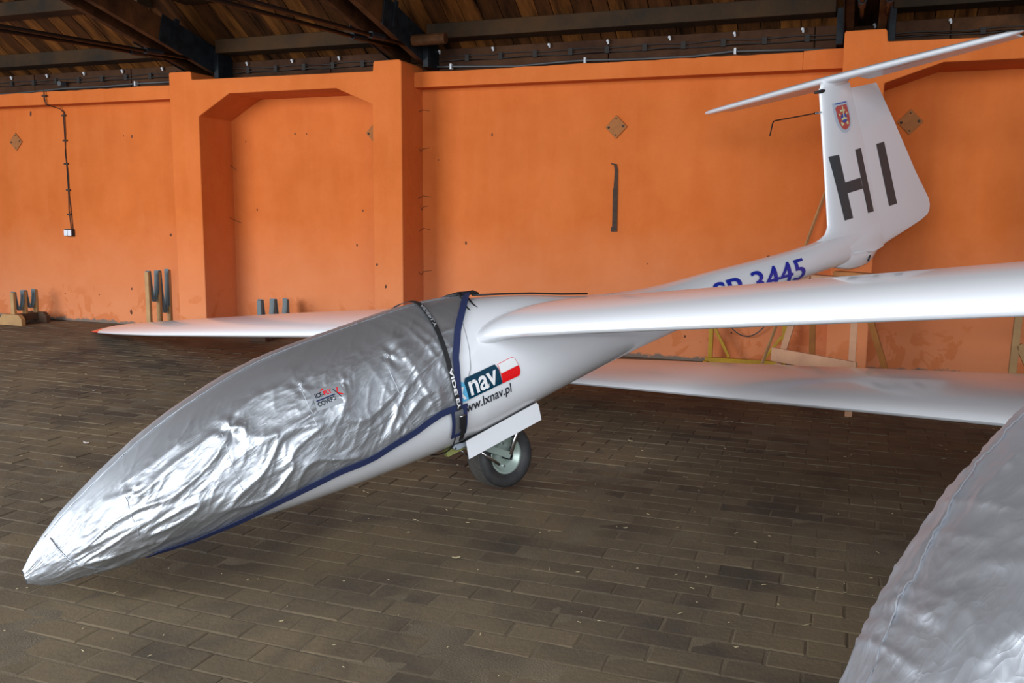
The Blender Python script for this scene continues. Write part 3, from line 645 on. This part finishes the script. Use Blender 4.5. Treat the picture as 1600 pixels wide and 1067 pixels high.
# fuselage stickers
sy = lambda x, z: skin_y(x, z, 0)
flip(decal('teal_sticker', [[(1.888, .176), (2.068, .186), (2.074, .185), (2.089, .156), (2.093, .084), (1.884, .073), (1.877, .156)]], sy, M['teal'], g1, .002))
flip(decal('blue_sticker', [[(1.812, .176), (1.855, .174), (1.877, .156), (1.884, .071), (1.812, .072)]], sy, M['cyan'], g1, .002))
flip(decal('flag_white', [[(2.090, .181), (2.165, .188), (2.185, .187), (2.200, .178), (2.212, .14), (2.094, .132)]], sy, M['redst'], g1, .0015))
flip(decal('flag_white', [[(2.092, .179), (2.165, .186), (2.184, .185), (2.198, .177), (2.2095, .14), (2.096, .132)]], sy, M['letterw'], g1, .0025))
flip(decal('flag_red', [[(2.094, .132), (2.212, .139), (2.214, .110), (2.209, .096), (2.200, .089), (2.185, .088), (2.093, .084)]], sy, M['redst'], g1, .003))
mp_ = lambda off: (lambda x, z: Vector((x, skin_y(x, z, 0) + off, z)))
flip(text_decal('sticker_text', 'nav', (1.900, .088), (2.072, .097), .066, mp_(.004), M['letterw'], g1, .02))
flip(text_decal('sticker_text', 'x', (1.822, .084), (1.872, .086), .056, mp_(.004), M['letterw'], g1, .03))
flip(text_decal('web_address', 'www.lxnav.pl', (1.815, .012), (2.143, .026), .046, mp_(.003), M['letterk'], g1, .012))
for dx_, of_ in ((-.006, .003), (.006, .0034)):
    flip(text_decal('registration', 'SP-3445', (3.941 + dx_, -.030), (4.994 + dx_, -.100), .147, mp_(of_), M['letterb'], g1, 0, .02))
# canopy edge and frame line
REAR = [(-90, 1.80), (-37, 1.80), (-9.2, 1.816), (3.9, 1.832), (19.7, 1.868), (37.2, 1.946), (53.7, 2.047), (75.5, 2.172), (90, 2.24)]
rear = lambda a: float(np.interp(a, [q[0] for q in REAR], [q[1] for q in REAR]))
bm = B(); G = []
for i in range(24):
    uu = i/23; row = []
    for j in range(49):
        a = -2 + 184*j/48; aa = a if a <= 90 else 180 - a
        xe = rear(aa) + .034*math.sin(math.pi*min(max((aa + 2)/48, 0), 1)) - .02
        x = .75 + (xe - .75)*uu; row.append(sec(x, math.radians(a), -.004))
    G.append(row)
add_grid(bm, G); gl_obj('canopy', bm, M['glass'], g1)
bm = B(); add_tube(bm, [sec(x, math.radians(a), -.003) for x, a in ((2.03, 52), (2.01, 44), (1.99, 34), (1.968, 22), (1.938, 10), (1.90, 2), (1.86, -4))], .0022, 5); gl_obj('frame_line', bm, M['seamgrey'], g1)
# undercarriage
WX, WZ, WR = 2.205, -.352, .172
wh = thing('main_wheel', None, None); wh.parent = g1; wh.location = (WX, 0, WZ)
bm = B(); tw = .078
prof = [(.056, .098), (.066, .108), (.075, .125), (.077, .142), (.071, .157), (.058, .166), (.0, WR)]
prof = prof + [(-a, r) for a, r in prof[:-1][::-1]]
add_lathe(bm, prof, 48); obj('tyre', bm, M['rubber'], wh, smooth=True)
for a in (-.042, -.03, -.018, -.006, .006, .018, .030, .042):
    bm = B(); rr = WR - abs(a)*.09; add_lathe(bm, [(a - .0022, rr - .003), (a - .0022, rr + .0008), (a + .0022, rr + .0008), (a + .0022, rr - .003)], 48); obj('tread_rib', bm, M['tread'], wh)
for sg in (-1, 1):
    bm = B(); R_ = add_lathe(bm, [(sg*.050, .100), (sg*.058, .098), (sg*.054, .086), (sg*.030, .074), (sg*.026, .045), (sg*.036, .036), (sg*.040, .018)], 32); bm.faces.new(R_[-1]); obj('rim', bm, M['rim'], wh, smooth=True)
    bm = B(); R_ = add_lathe(bm, [(sg*.040, .020), (sg*.085, .020), (sg*.088, .012), (sg*.070, .010)], 16); bm.faces.new(R_[-1]); obj('axle', bm, M['shoe'], wh)
    for k in range(6):
        bm = B(); a = k*math.pi/3 + .3; add_tube(bm, [(.058*math.cos(a), sg*.025, .058*math.sin(a)), (.058*math.cos(a), sg*.036, .058*math.sin(a))], .006, 6); obj('bolt', bm, M['steel'], wh)
    y = sg*.088
    bm = B(); add_tube(bm, [(2.205, y, -.345), (2.275, y, -.255), (2.33, y*.9, -.16)], .014, 8); gl_obj('rear_strut', bm, M['steel'], g1)
    bm = B(); add_beam(bm, (2.205, y, -.350), (2.04, y, -.235), .014, .036, up=(.5, 0, 1)); gl_obj('front_strut', bm, M['rim'], g1, smooth=False, bevel=.003)
    bm = B(); add_tube(bm, [(2.118, y + sg*.012, -.365), (2.02, y + sg*.012, -.255)], .0075, 8); gl_obj('brake_rod', bm, M['steel'], g1)
    bm = B(); P = [(1.892, -.146), (2.13, -.128), (2.363, -.111), (2.372, -.125), (2.367, -.205), (1.881, -.234)]
    add_prism(bm, P, -.003, .003)
    for v in bm.verts: v.co.y = sg*(.200 + v.co.y + .10*(v.co.z + .146)**2*4 - .02*(v.co.z + .15))
    gl_obj('gear_door', bm, M['white'], g1, smooth=False, bevel=.001)
bm = B(); G = [[sec(x, math.radians(a), .001) for a in np.linspace(-128, -52, 12)] for x in np.linspace(1.90, 2.36, 10)]; add_grid(bm, G); gl_obj('well_shade_panel', bm, M['well'], g1)  # dark panel on the belly skin, shade of the open bay as its colour
bm = B(); add_prism(bm, [(1.814, -.176), (1.822, -.209), (1.931, -.205), (1.903, -.172)], .095, .12); gl_obj('front_flap', bm, M['olive'], g1, smooth=False)['label'] = 'olive green inner flap ahead of the wheel'
bm = B(); add_prism(bm, [(1.848, -.168), (1.867, -.160), (1.931, -.168), (1.924, -.188), (1.872, -.190), (1.851, -.178)], .135, .145); gl_obj('door_lever', bm, M['lightgrey'], g1, smooth=False, bevel=.002)
bm = B(); add_tube(bm, [(1.858, .150, -.176), (1.858, .1, -.176)], .004, 6); gl_obj('pin', bm, M['well'], g1)

# ------------------------------------------------------------------ cover on glider 1
def hemf(L): return lambda x: float(np.interp(x, [q[0] for q in L], [q[1] for q in L]))
HEM1 = hemf([(0, -89.9), (.34, -89.9), (.37, -72), (.43, -55.8), (.569, -52), (.69, -45), (.82, -37.8), (1.02, -29.2), (1.2, -25.6), (1.36, -23.5), (1.53, -17), (1.62, -12.9), (1.71, -10.5), (1.84, -9.4)])
def ridge(p, a=1.0): return 1 - abs(noise.noise(p))*2*a
def wrinkle(x, th, amp):
    """folds of the loose fabric: x along the body, th in degrees round it"""
    q = math.radians(th)*.3
    e = min(1, max(0, (x + .0)/.25))
    v = Vector((x*1.0, q*1.0, 0))
    c_, s_ = math.cos(.22), math.sin(.22); a = x*c_ + q*s_; b = -x*s_ + q*c_
    c2, s2 = math.cos(.62), math.sin(.62); a2 = x*c2 + q*s2; b2 = -x*s2 + q*c2
    wob = .06*noise.noise(Vector((x*4, q*6, 2.2)))
    w1 = noise.noise(Vector((a*2.2, b*6.5, 1.3)))
    w2 = ridge(Vector((a*3.0, (b + wob)*12, 7.7)))**3
    w3 = ridge(Vector((a2*7.5, (b2 + wob)*22, 3.1)))**4
    w4 = noise.noise(Vector((a*16, b*50, 5.0)))
    w5 = ridge(Vector((x*12 + q*4.0, q*1.3, 9.2)))**2*min(1, max(0, (x - 1.40)/.25))
    low = slack(th); nose_ = 1 + 1.1*max(0, 1 - x/.35)
    return amp*(.9*w1*(.15 + .85*low) + 1.15*w2*low + .30*w3*low*nose_ + .04*w4*low + .8*w5*low)
SLM = [0.0]
def slack(th): return 1.0 if SLM[0] else 1.0 if th < 38 else max(.16, 1 - (th - 38)/26)
def darts(x, th, L):
    s = 0
    for (cx, ct, rr, a) in L:
        dx = (x - cx)/rr; dt = (th - ct)/(rr*170)
        r2 = dx*dx + dt*dt
        if r2 < 6: s += a*math.exp(-r2*1.2)*(math.cos(math.atan2(dt, dx)*3 + 1.9 + cx*7) + .5*math.sin(dx*5 + dt*3))*.75
    return s
def cover_mesh(sc, hem, DL, nu=300, nv=190, base=.012, amp=.010, seed=0.0):
    bm = B(); G = []; SL_ = []
    for i in range(nu):
        uu = i/(nu - 1); uu = uu**1.15; row = []
        for j in range(nv):
            v = 1 - 2*j/(nv - 1); xb = uu*1.84; hh = hem(xb); th = 90 - (90 - hh)*abs(v)
            x = max(.0005, uu*rear(th)); near = min(1, (abs(1 - uu)*9)) ; eh = min(1, (1 - abs(v))*14)
            side = 1 if v >= 0 else 1.31
            wv = wrinkle(x*side + seed + (0 if v >= 0 else 3), th, amp) + darts(x, th, DL)*(1 if v > 0 else 0)
            wv *= (.35 + .65*near)*(.45 + .55*eh)*min(1, .25 + x/.25)
            # flattening / sag of the loose nose cloth
            a = math.radians(th if v >= 0 else 180 - th)
            row.append(sec(x, a, base + wv)*sc); SL_.append(max(slack(th), 1 - x/.3))
        G.append(row)
    add_grid(bm, G); bmesh.ops.recalc_face_normals(bm, faces=bm.faces); me = bpy.data.meshes.new('fabric'); bm.to_mesh(me); bm.free()
    at = me.attributes.new('slack', 'FLOAT', 'POINT'); at.data.foreach_set('value', SL_); return me
DL1 = [(.80, 33, .07, .008), (.40, 30, .055, .007), (1.13, 38, .05, .007), (1.56, 36, .05, .007), (1.3, 30, .06, .004)]
cv = thing('glider_cover', 'crumpled silver canopy cover with navy hem over the nose of the HI glider', 'cover'); cv.matrix_world = basis(G1O, G1A)
gl_obj('fabric', cover_mesh(1, HEM1, DL1), M['foil'], cv)
def ribbon(path, w, off, sc=1.0, across=None):
    """strip following list of (x, th deg) on skin, widened across"""
    bm = B(); G = []
    P = [(x, a) for x, a in path]
    for i, (x, a) in enumerate(P):
        x0, a0 = P[max(i - 1, 0)]; x1, a1 = P[min(i + 1, len(P) - 1)]
        pa, pb = sec(x0, math.radians(a0), off), sec(x1, math.radians(a1), off); t = (pb - pa).normalized()
        c = sec(x, math.radians(a), off); n_ = (sec(x, math.radians(a), off + .01) - c).normalized(); s_ = t.cross(n_).normalized()
        G.append([(c - s_*w/2)*sc, (c - s_*w/2 + n_*.003)*sc, (c + s_*w/2 + n_*.003)*sc, (c + s_*w/2)*sc])
    V = add_grid(bm, G, True); bm.faces.new(V[0]); bm.faces.new(V[-1]); return bm
for sd in (1, -1):
    P = [(x, HEM1(x) + .5*math.sin(x*23)) for x in np.linspace(.40, 1.83, 60)]
    if sd < 0: P = [(x, 180 - a) for x, a in P]
    gl_obj('hem', ribbon(P, .031, .020), M['navy'], cv, smooth=False)['label'] = 'navy blue hem'
P = [(rear(a if a <= 90 else 180 - a) - .004, a) for a in np.linspace(-10, 190, 70)]
gl_obj('rear_binding', ribbon(P, .032, .022), M['navy'], cv, smooth=False)['label'] = 'navy blue rear binding'
STR = [(-42, 1.80), (-13.3, 1.812), (1, 1.81), (15, 1.818), (31.2, 1.835), (45.2, 1.852), (60.2, 1.869), (78.3, 1.897), (90, 1.91)]
strap_x = lambda a: float(np.interp(a, [q[0] for q in STR], [q[1] for q in STR])) - .006
P = [(strap_x(a if a <= 90 else 180 - a), a) for a in np.linspace(-12, 192, 70)]
stp = gl_obj('strap', ribbon(P, .024, .024), M['black'], cv, smooth=False); stp['label'] = 'black webbing strap with white lettering'
def strap_map(u, v):   # u = degrees down the strap, v = across
    a = -u; c = sec(strap_x(a) + v, math.radians(a), .0285); return c
flip(text_decal('strap_text', 'AIDE EY', (-14, -.008), (11, -.008), .018, lambda u, v: strap_map(u, -v), M['letterw'], stp, .03, .5))
flip(text_decal('strap_text', 'AIDERLY', (-72, -.008), (-44, -.008), .016, lambda u, v: strap_map(u, -v), M['seamgrey'], stp, .03, .5))
# corner patch with buckle
bm = B(); G = [[sec(x, math.radians(a), .012) for a in np.linspace(-11, -35, 10)] for x in np.linspace(1.770, 1.848, 6)]; add_grid(bm, G); gl_obj('corner_patch', bm, M['foil'], cv)
gl_obj('patch_edge', ribbon([(1.775, a) for a in np.linspace(-10, -37, 12)], .018, .014), M['navy'], cv, smooth=False)
gl_obj('patch_edge', ribbon([(1.846 + (a + 10)*.0001, a) for a in np.linspace(-10, -37, 12)], .020, .014), M['navy'], cv, smooth=False)
gl_obj('patch_edge', ribbon([(x, -36) for x in np.linspace(1.766, 1.852, 5)], .018, .014), M['navy'], cv, smooth=False)
gl_obj('patch_edge', ribbon([(x, -11.5) for x in np.linspace(1.766, 1.862, 5)], .018, .014), M['navy'], cv, smooth=False)
bk = gl_obj('buckle', ribbon([(1.818, a) for a in np.linspace(-17, -28, 6)], .034, .026), M['black'], cv, smooth=False, bevel=.002)
bm = B(); c0 = sec(1.80, math.radians(-17), .032); c1 = sec(1.835, math.radians(-17), .032); add_tube(bm, [c0, c1], .004, 6); gl_obj('buckle_bar', bm, M['steel'], bk)
gl_obj('strap_tail', ribbon([(1.825 + (a + 26)*.0002, a) for a in np.linspace(-26, -42, 8)], .026, .024), M['black'], cv, smooth=False)
bm = B(); add_tube(bm, [sec(1.80 + .01*math.sin(i*.35), math.radians(-38 - i*5), .006) for i in range(12)], .0035, 6); gl_obj('elastic_cord', bm, M['black'], cv)
# seams
for cx, a0, a1 in ((.415, -57, 30), (.80, -38, 33), (1.16, -26, 38), (1.56, -16, 36)):
    bm = B(); add_tube(bm, [sec(cx - .02*math.sin((a - a0)/(a1 - a0)*math.pi) - .0005*(a - a0), math.radians(a), .013 + wrinkle(cx, a, .010)*.95) for a in np.linspace(a0 + 1, a1, 40)], .0016, 5); gl_obj('seam', bm, M['foil'], cv)
bm = B(); add_tube(bm, [sec(x, math.radians(82 + .5*math.sin(x*14)), .0145 + .0006*math.sin(x*90)) for x in np.linspace(.10, 2.1, 160)], .0022, 5); gl_obj('ridge_seam', bm, M['foil'], cv)
bm = B(); add_tube(bm, [sec(x, math.radians(a), .018) for x, a in ((.11, 60), (.115, 30), (.135, 0), (.17, -25), (.215, -48), (.27, -66), (.33, -82), (.35, -89))], .0035, 6); gl_obj('nose_seam', bm, M['foil'], cv)
# label on the cover
lab = lambda of: (lambda x, z: Vector((x, skin_y(x, z, 0) + of, z)))
cl = flip(decal('maker_patch', [[(1.150, .358), (1.285, .350), (1.285, .268), (1.145, .272)]], lambda x, z: skin_y(x, z, 0), M['foil'], cv, .029))
for tx, a, b, h, m_ in (('ICE-', (1.160, .322), (1.198, .322), .017, 'letterk'), ('FLY', (1.199, .322), (1.237, .324), .017, 'redst'), ('COVERS', (1.156, .286), (1.240, .292), .018, 'letterk')):
    flip(text_decal('label_text', tx, a, b, h, lab(.031), M[m_], cl, .03, .5))
for P, m_ in (([(1.156, .313), (1.243, .316), (1.243, .311), (1.156, .307)], 'navy'), ([(1.185, .342), (1.203, .352), (1.206, .343), (1.201, .346)], 'redst'), ([(1.240, .338), (1.244, .338), (1.268, .296), (1.264, .295)], 'letterk'),
              ([(1.254, .319), (1.262, .338), (1.267, .337), (1.258, .317)], 'redst'), ([(1.258, .317), (1.278, .305), (1.276, .301), (1.256, .313)], 'redst')):
    flip(decal('label_mark', [P], lambda x, z: skin_y(x, z, 0), M[m_], cl, .031, .5))
# draw cord
bm = B(); add_tube(bm, [sec(2.20, math.radians(86), .02), sec(2.14, math.radians(80), .03), Vector((2.10, .17, .47)), Vector((2.112, .19, .43)), Vector((2.135, .215, .385)), Vector((2.142, .222, .372))], .0042, 6); gl_obj('draw_cord', bm, M['black'], cv)
bm = B(); add_tube(bm, [sec(2.20, math.radians(84), .02), Vector((2.155, .15, .470)), Vector((2.168, .19, .425)), Vector((2.160, .21, .39)), Vector((2.142, .224, .372)), Vector((2.118, .228, .355))], .0042, 6); gl_obj('draw_cord', bm, M['black'], cv)
bm = B(); add_tube(bm, [Vector((2.128, .226, .374)), Vector((2.160, .226, .370))], .009, 7); gl_obj('cord_knot', bm, M['black'], cv)
bm = B(); add_tube(bm, [sec(2.10, math.radians(88), .014), sec(2.16, math.radians(84), .022), sec(2.22, math.radians(86), .020), sec(2.27, math.radians(88), .022), sec(2.30, math.radians(88), .014)], [.008, .012, .011, .012, .006], 7); gl_obj('gathered_edge', bm, M['black'], cv)
bm = B(); add_tube(bm, [sec(2.25, math.radians(86), .008), sec(2.4, math.radians(83), .006), sec(2.6, math.radians(80), .006), sec(2.8, math.radians(78), .006), sec(3.0, math.radians(80), .006)], .0055, 6); gl_obj('back_cord', bm, M['black'], cv)

# ------------------------------------------------------------------ glider 2 (larger, partly in frame)
def mat_from(y_, p_, r_):
    a = Vector((math.cos(y_)*math.cos(p_), math.sin(y_)*math.cos(p_), math.sin(p_))); p0 = Vector((math.sin(y_), -math.cos(y_), 0)); q0 = a.cross(p0)
    if q0.z < 0: q0 = -q0
    return (a, p0*math.cos(r_) + q0*math.sin(r_), -p0*math.sin(r_) + q0*math.cos(r_))
G2O = Vector((.566, 1.434, .176)); G2A = mat_from(.606, .172, .149); S2 = 1.25
g2 = thing('glider', 'second white glider mostly out of frame, only its low starboard wing reaching under the first', 'glider'); g2.matrix_world = basis(G2O, G2A)
gl_obj('fuselage', fuselage_mesh(S2), M['white'], g2)
L2, ct2, zr2, sw2, c02, dh2 = 4.054, .531, .038, .028, .663, .034
S = [(.02, 2.05, .9, zr2, .15), (.3, 2.1, c02 + .04, zr2, .14)]
for y in np.linspace(.5, 3.7, 14): S.append((y, 2.1 + sw2*(y - .3), c02 + (ct2 - c02)*(y - .3)/(L2 - .3), zr2 + dh2*y, .135))
for y, k in ((3.85, .93), (3.96, .75), (4.03, .45), (4.054, .2)): S.append((y, 2.1 + sw2*(y - .3) + .02*(1 - k), ct2*k, zr2 + dh2*y, .13))
for sgn in (1, -1): gl_obj('wing', wing_loft(S, sgn, S2), M['white'], g2, auto=50)
gl_obj('fin', fin_mesh(S2), M['white'], g2, auto=50); gl_obj('rudder', rudder_mesh(S2), M['white'], g2, auto=40)
bm = B(); add_lathe(bm, [(a*S2, r*S2) for a, r in prof], 40, (WX*S2, 0, WZ*S2)); gl_obj('wheel', bm, M['rubber'], g2)
cv2 = thing('glider_cover', 'grey silver crumpled cover in the lower right corner over the second glider nose', 'cover'); cv2.matrix_world = basis(G2O, G2A)
HEM2 = hemf([(0, -89.9), (.25, -89.9), (.4, -62), (.8, -45), (1.84, -32)])
SLM[0] = 1.0
gl_obj('fabric', cover_mesh(S2, HEM2, [(.62, 140, .07, .006), (.9, 40, .1, .006)], base=.010, amp=.0058, seed=5.0), M['foil2'], cv2)
for sd in (1, -1):
    P = [(x, HEM2(x)) for x in np.linspace(.42, 1.83, 40)]
    if sd < 0: P = [(x, 180 - a) for x, a in P]
    gl_obj('hem', ribbon(P, .021, .011, S2), M['navy'], cv2, smooth=False)
seam2 = [(x, 112 + 4*math.sin(x*2)) for x in np.linspace(.02, 2.0, 170)]
bm = B(); add_tube(bm, [sec(x, math.radians(a), .0115 + .0012*math.sin(x*195) + wrinkle(x*1.0 + 5.0 if a < 90 else x*1.31 + 8.0, 180 - a if a > 90 else a, .0075))*S2 for x, a in seam2], .0026, 6); gl_obj('gathered_seam', bm, M['foil2'], cv2)

# ------------------------------------------------------------------ trestle under the tail
t = thing('tail_trestle', 'wooden sawhorse trestle carrying the glider tail skid in front of the wall pier', 'trestle', W(-.1, 7.45, 0), RZ)
def P_(s, d, z): return (s + .1, d - 7.45, z)
for a, b, m_, w_ in ((P_(.05, 6.82, 0), P_(.055, 7.30, .97), 'wood_pink', .055), (P_(.385, 7.86, 0), P_(.06, 7.38, .97), 'wood_brown', .065), (P_(-.545, 7.05, 0), P_(-.315, 7.50, .97), 'wood_pink', .055), (P_(-.255, 8.05, 0), P_(-.27, 7.60, .97), 'wood_brown', .055)):
    bm = B(); add_beam(bm, a, b, w_, .05, up=(1, 0, 0)); 
    for v in bm.verts:
        if v.co.z < .03: v.co.z = 0.0005
    obj('leg', bm, M[m_], t, bevel=.003)
bm = B(); add_beam(bm, P_(-.53, 7.14, .375), P_(.085, 6.93, .33), .025, .105); obj('rail', bm, M['wood_pink'], t, bevel=.003)
bm = B(); add_beam(bm, P_(-.36, 7.59, .955), P_(.33, 7.18, .945), .12, .045); obj('top_board', bm, M['wood_pink'], t, bevel=.004)
bm = B(); add_beam(bm, P_(-.10, 7.44, .995), P_(.20, 7.26, .99), .10, .045); obj('saddle', bm, M['wood_brown'], t, bevel=.015)
# yellow steel cradle
t = thing('steel_cradle', 'yellow painted steel cradle frame against the wall under the white wing', 'cradle', W(-.93, 8.75, 0), RZ)
for nm, a, b, w_ in (('post', (-.295, 0, 0), (-.295, 0, .74), .042), ('post', (.388, 0, 0), (.388, 0, .74), .042), ('base_rail', (-.34, -.03, .048), (.33, -.03, .048), .05), ('base_rail', (-.34, .08, .035), (.33, .08, .035), .04),
                     ('brace', (-.265, -.005, .37), (-.115, -.005, .08), .028), ('brace', (.365, -.005, .31), (.215, -.005, .08), .028), ('top_rail', (-.315, 0, .74), (.41, 0, .74), .04), ('foot', (-.33, -.1, .02), (-.33, .11, .02), .04), ('foot', (.36, -.1, .02), (.36, .11, .02), .04)):
    bm = B(); add_beam(bm, a, b, w_, w_, up=(0, 0, 1) if nm not in ('post',) else (1, 0, 0)); obj(nm, bm, M['yellow'], t, bevel=.003)
bm = B(); add_tube(bm, [(0, 0, 0), (.02, -.22, .60), (.465, .15, 1.72)], .012, 7) ; bm.free()
bm = B(); add_beam(bm, (-.735, 8.50, .0), (-.20, 8.86, 1.83), .020, .024); tag(obj('leaning_stick', bm, M['wood'], loc=(0, 0, 0), rot=RZ, bevel=.002), 'thin pale wooden stick leaning against the wall behind the tail fin', 'stick')
bm = B(); P = []
for i in range(17):
    q = i/16; P.append((-1.17 + .56*q, 8.84, .62 - .365*(1 - (2*q - 1)**2)**.8 + .05*q))
add_tube(bm, P, .006, 6); tag(obj('hanging_cable', bm, M['conduit'], rot=RZ), 'thin grey cable hanging in a loop behind the yellow cradle', 'cable')
t = thing('wooden_trestle', 'plain wooden trestle at the right edge, between the two white wings', 'trestle', W(1.27, 8.0, 0), RZ)
for nm, a, b in (('post', (-.015, 0, 0), (.0, 0, .72)), ('post', (.62, 0, 0), (.60, 0, .72)), ('brace', (.02, 0, .44), (.22, 0, .02)), ('top_board', (-.06, 0, .74), (.68, 0, .74)), ('base_rail', (-.05, 0, .03), (.68, 0, .03))):
    bm = B(); add_beam(bm, a, b, .045, .055); obj(nm, bm, M['wood'], t, bevel=.003)
# ------------------------------------------------------------------ wing stands with belts by the wall
def stand(s, d0, tops, sp, base_h, label, belt_low, dark=False, bw=.37):
    t = thing('wing_stand', label, 'wing stand', W(s, d0, 0), RZ)
    L_ = sp*(len(tops) - 1)
    for y in (-.01, L_ + .03):
        bm = B(); h = base_h; w = bw/2; add_prism(bm, [(-w, 0), (w, 0), (w, h*.62), (w*.72, h), (-w*.72, h), (-w, h*.62)], y - .03, y + .03); obj('foot', bm, M['wood'] if y < 0 and not dark else M['wood_dark'], t, bevel=.003)
    bm = B(); add_box(bm, (-.05, .02, base_h*.3), (.05, L_, base_h*.95)); obj('base_beam', bm, M['wood_dark'], t, bevel=.003)
    for i, z in enumerate(tops):
        y = i*sp; bm = B(); add_box(bm, (-.029, y - .023 + .02, base_h*.8), (.029, y + .023 + .02, z)); obj('post', bm, M['belt'] if dark else M['wood'], t, bevel=.010)
    for i in range(len(tops) - 1):
        y0, y1 = i*sp + .02, (i + 1)*sp + .02; z0, z1 = tops[i], tops[i + 1]; zl = belt_low[i]
        path = [(y0 + .0, z0 + .004), (y0 + .025, z0 - .004)]
        for k in range(1, 16):
            q = k/16; c = abs(2*q - 1)**2.1; yy = y0 + .025 + (y1 - y0 - .050)*q; path.append((yy, zl + ((z0 if q < .5 else z1) - .03 - zl)*c))
        path += [(y1 - .025, z1 - .02), (y1 - .026, z1 + .004)]
        bm = B(); n = len(path)
        for k in range(n - 1):
            (ya, za), (yb, zb) = path[k], path[k + 1]; add_beam(bm, (0, ya, za), (0, yb, zb), .062, .010, up=(1, 0, 0)) if False else None
        G = [[(-.031, y, z), (.031, y, z), (.031, y + .003, z + .008), (-.031, y + .003, z + .008)] for y, z in path]
        V = add_grid(bm, G, True); bm.faces.new(V[0]); bm.faces.new(V[-1]); obj('belt', bm, M['belt'], t)
        # belt face on the front of the next post
        bm = B(); add_box(bm, (-.031, y1 - .030, zl + .08), (.031, y1 - .024, z1)); obj('belt', bm, M['belt'], t)
stand(-9.8, 8.25, (.405, .415, .42), .165, .135, 'low three-post wooden wing stand with grey belts at the far left wall', (.17, .19))
stand(-7.69, 8.29, (.73, .725, .735), .17, .10, 'tall three-post wooden wing stand with grey belts in the corner beside the left pier', (.37, .22))
stand(-6.12, 8.28, (.46, .445, .43), .25, .08, 'low three-post wing stand in the niche, only its grey posts showing above the wing', (.12, .12), dark=True, bw=.2)
# small block under the second wing
# ------------------------------------------------------------------ debris on the floor
bm = B(); rr = random.Random(11)
for i in range(520):
    while True:
        s, d = rr.uniform(-7, 2.2), rr.uniform(2.0, 8.2)
        if in_view(s, d): break
    a = rr.uniform(0, math.pi); l = rr.uniform(.004, .022)*(1 if rr.random() < .8 else 1.8); w = rr.uniform(.0008, .002)
    dx, dy = math.cos(a)*l/2, math.sin(a)*l/2; nx, ny = -math.sin(a)*w, math.cos(a)*w; z = .0045
    v = [bm.verts.new((s - dx - nx, d - dy - ny, z)), bm.verts.new((s + dx - nx, d + dy - ny, z + .001)), bm.verts.new((s + dx + nx, d + dy + ny, z + .001)), bm.verts.new((s - dx + nx, d - dy + ny, z))]
    top = bm.verts.new((s, d, z + .003)); bm.faces.new(v)
    for k in range(4): bm.faces.new((v[k], v[(k + 1) % 4], top))
tag(obj('straw_litter', bm, M['straw'], rot=RZ), 'scattered bits of straw and dust lying on the brick floor', 'litter', kind='stuff')
leaf_labels = {0: 'pale curled paper scrap on the floor left of the covered nose', 1: 'small white feather-like scrap farthest up the floor at left'}
for i, (s, d, l) in enumerate([(-4.376, 4.141, .07), (-5.614, 5.421, .045), (-5.276, 5.622, .05), (-5.136, 4.652, .04), (-1.605, 3.696, .035), (-1.476, 3.283, .055), (-1.807, 2.517, .03), (-.901, 3.905, .035), (-.284, 2.913, .025), (-1.249, 5.488, .05), (.053, 3.52, .02)]):
    l *= .62; bm = B(); n = 7; G = []
    for k in range(n):
        q = k/(n - 1); ww = l*.28*math.sin(math.pi*min(max(q, .08), .95))*(.7 + .5*rr.random()); zz = .005 + l*.05*(2*q - 1)**2 + rr.random()*l*.06
        G.append([(-l/2 + l*q, -ww, zz), (-l/2 + l*q, 0, zz + l*.08), (-l/2 + l*q, ww, zz)])
    add_grid(bm, G); o = obj('scrap', bm, M['paper'] if i in (0, 1) else M['straw'], loc=W(s, d, 0), rot=(0, 0, YAW + rr.uniform(-.6, .9)))
    o.modifiers.new('thick', 'SOLIDIFY').thickness = .001
    if i in leaf_labels: tag(o, leaf_labels[i], 'scrap')
    else: tag(o, 'small dry leaf or straw scrap lying on the brick floor', 'scrap', 'dry scraps on the floor')
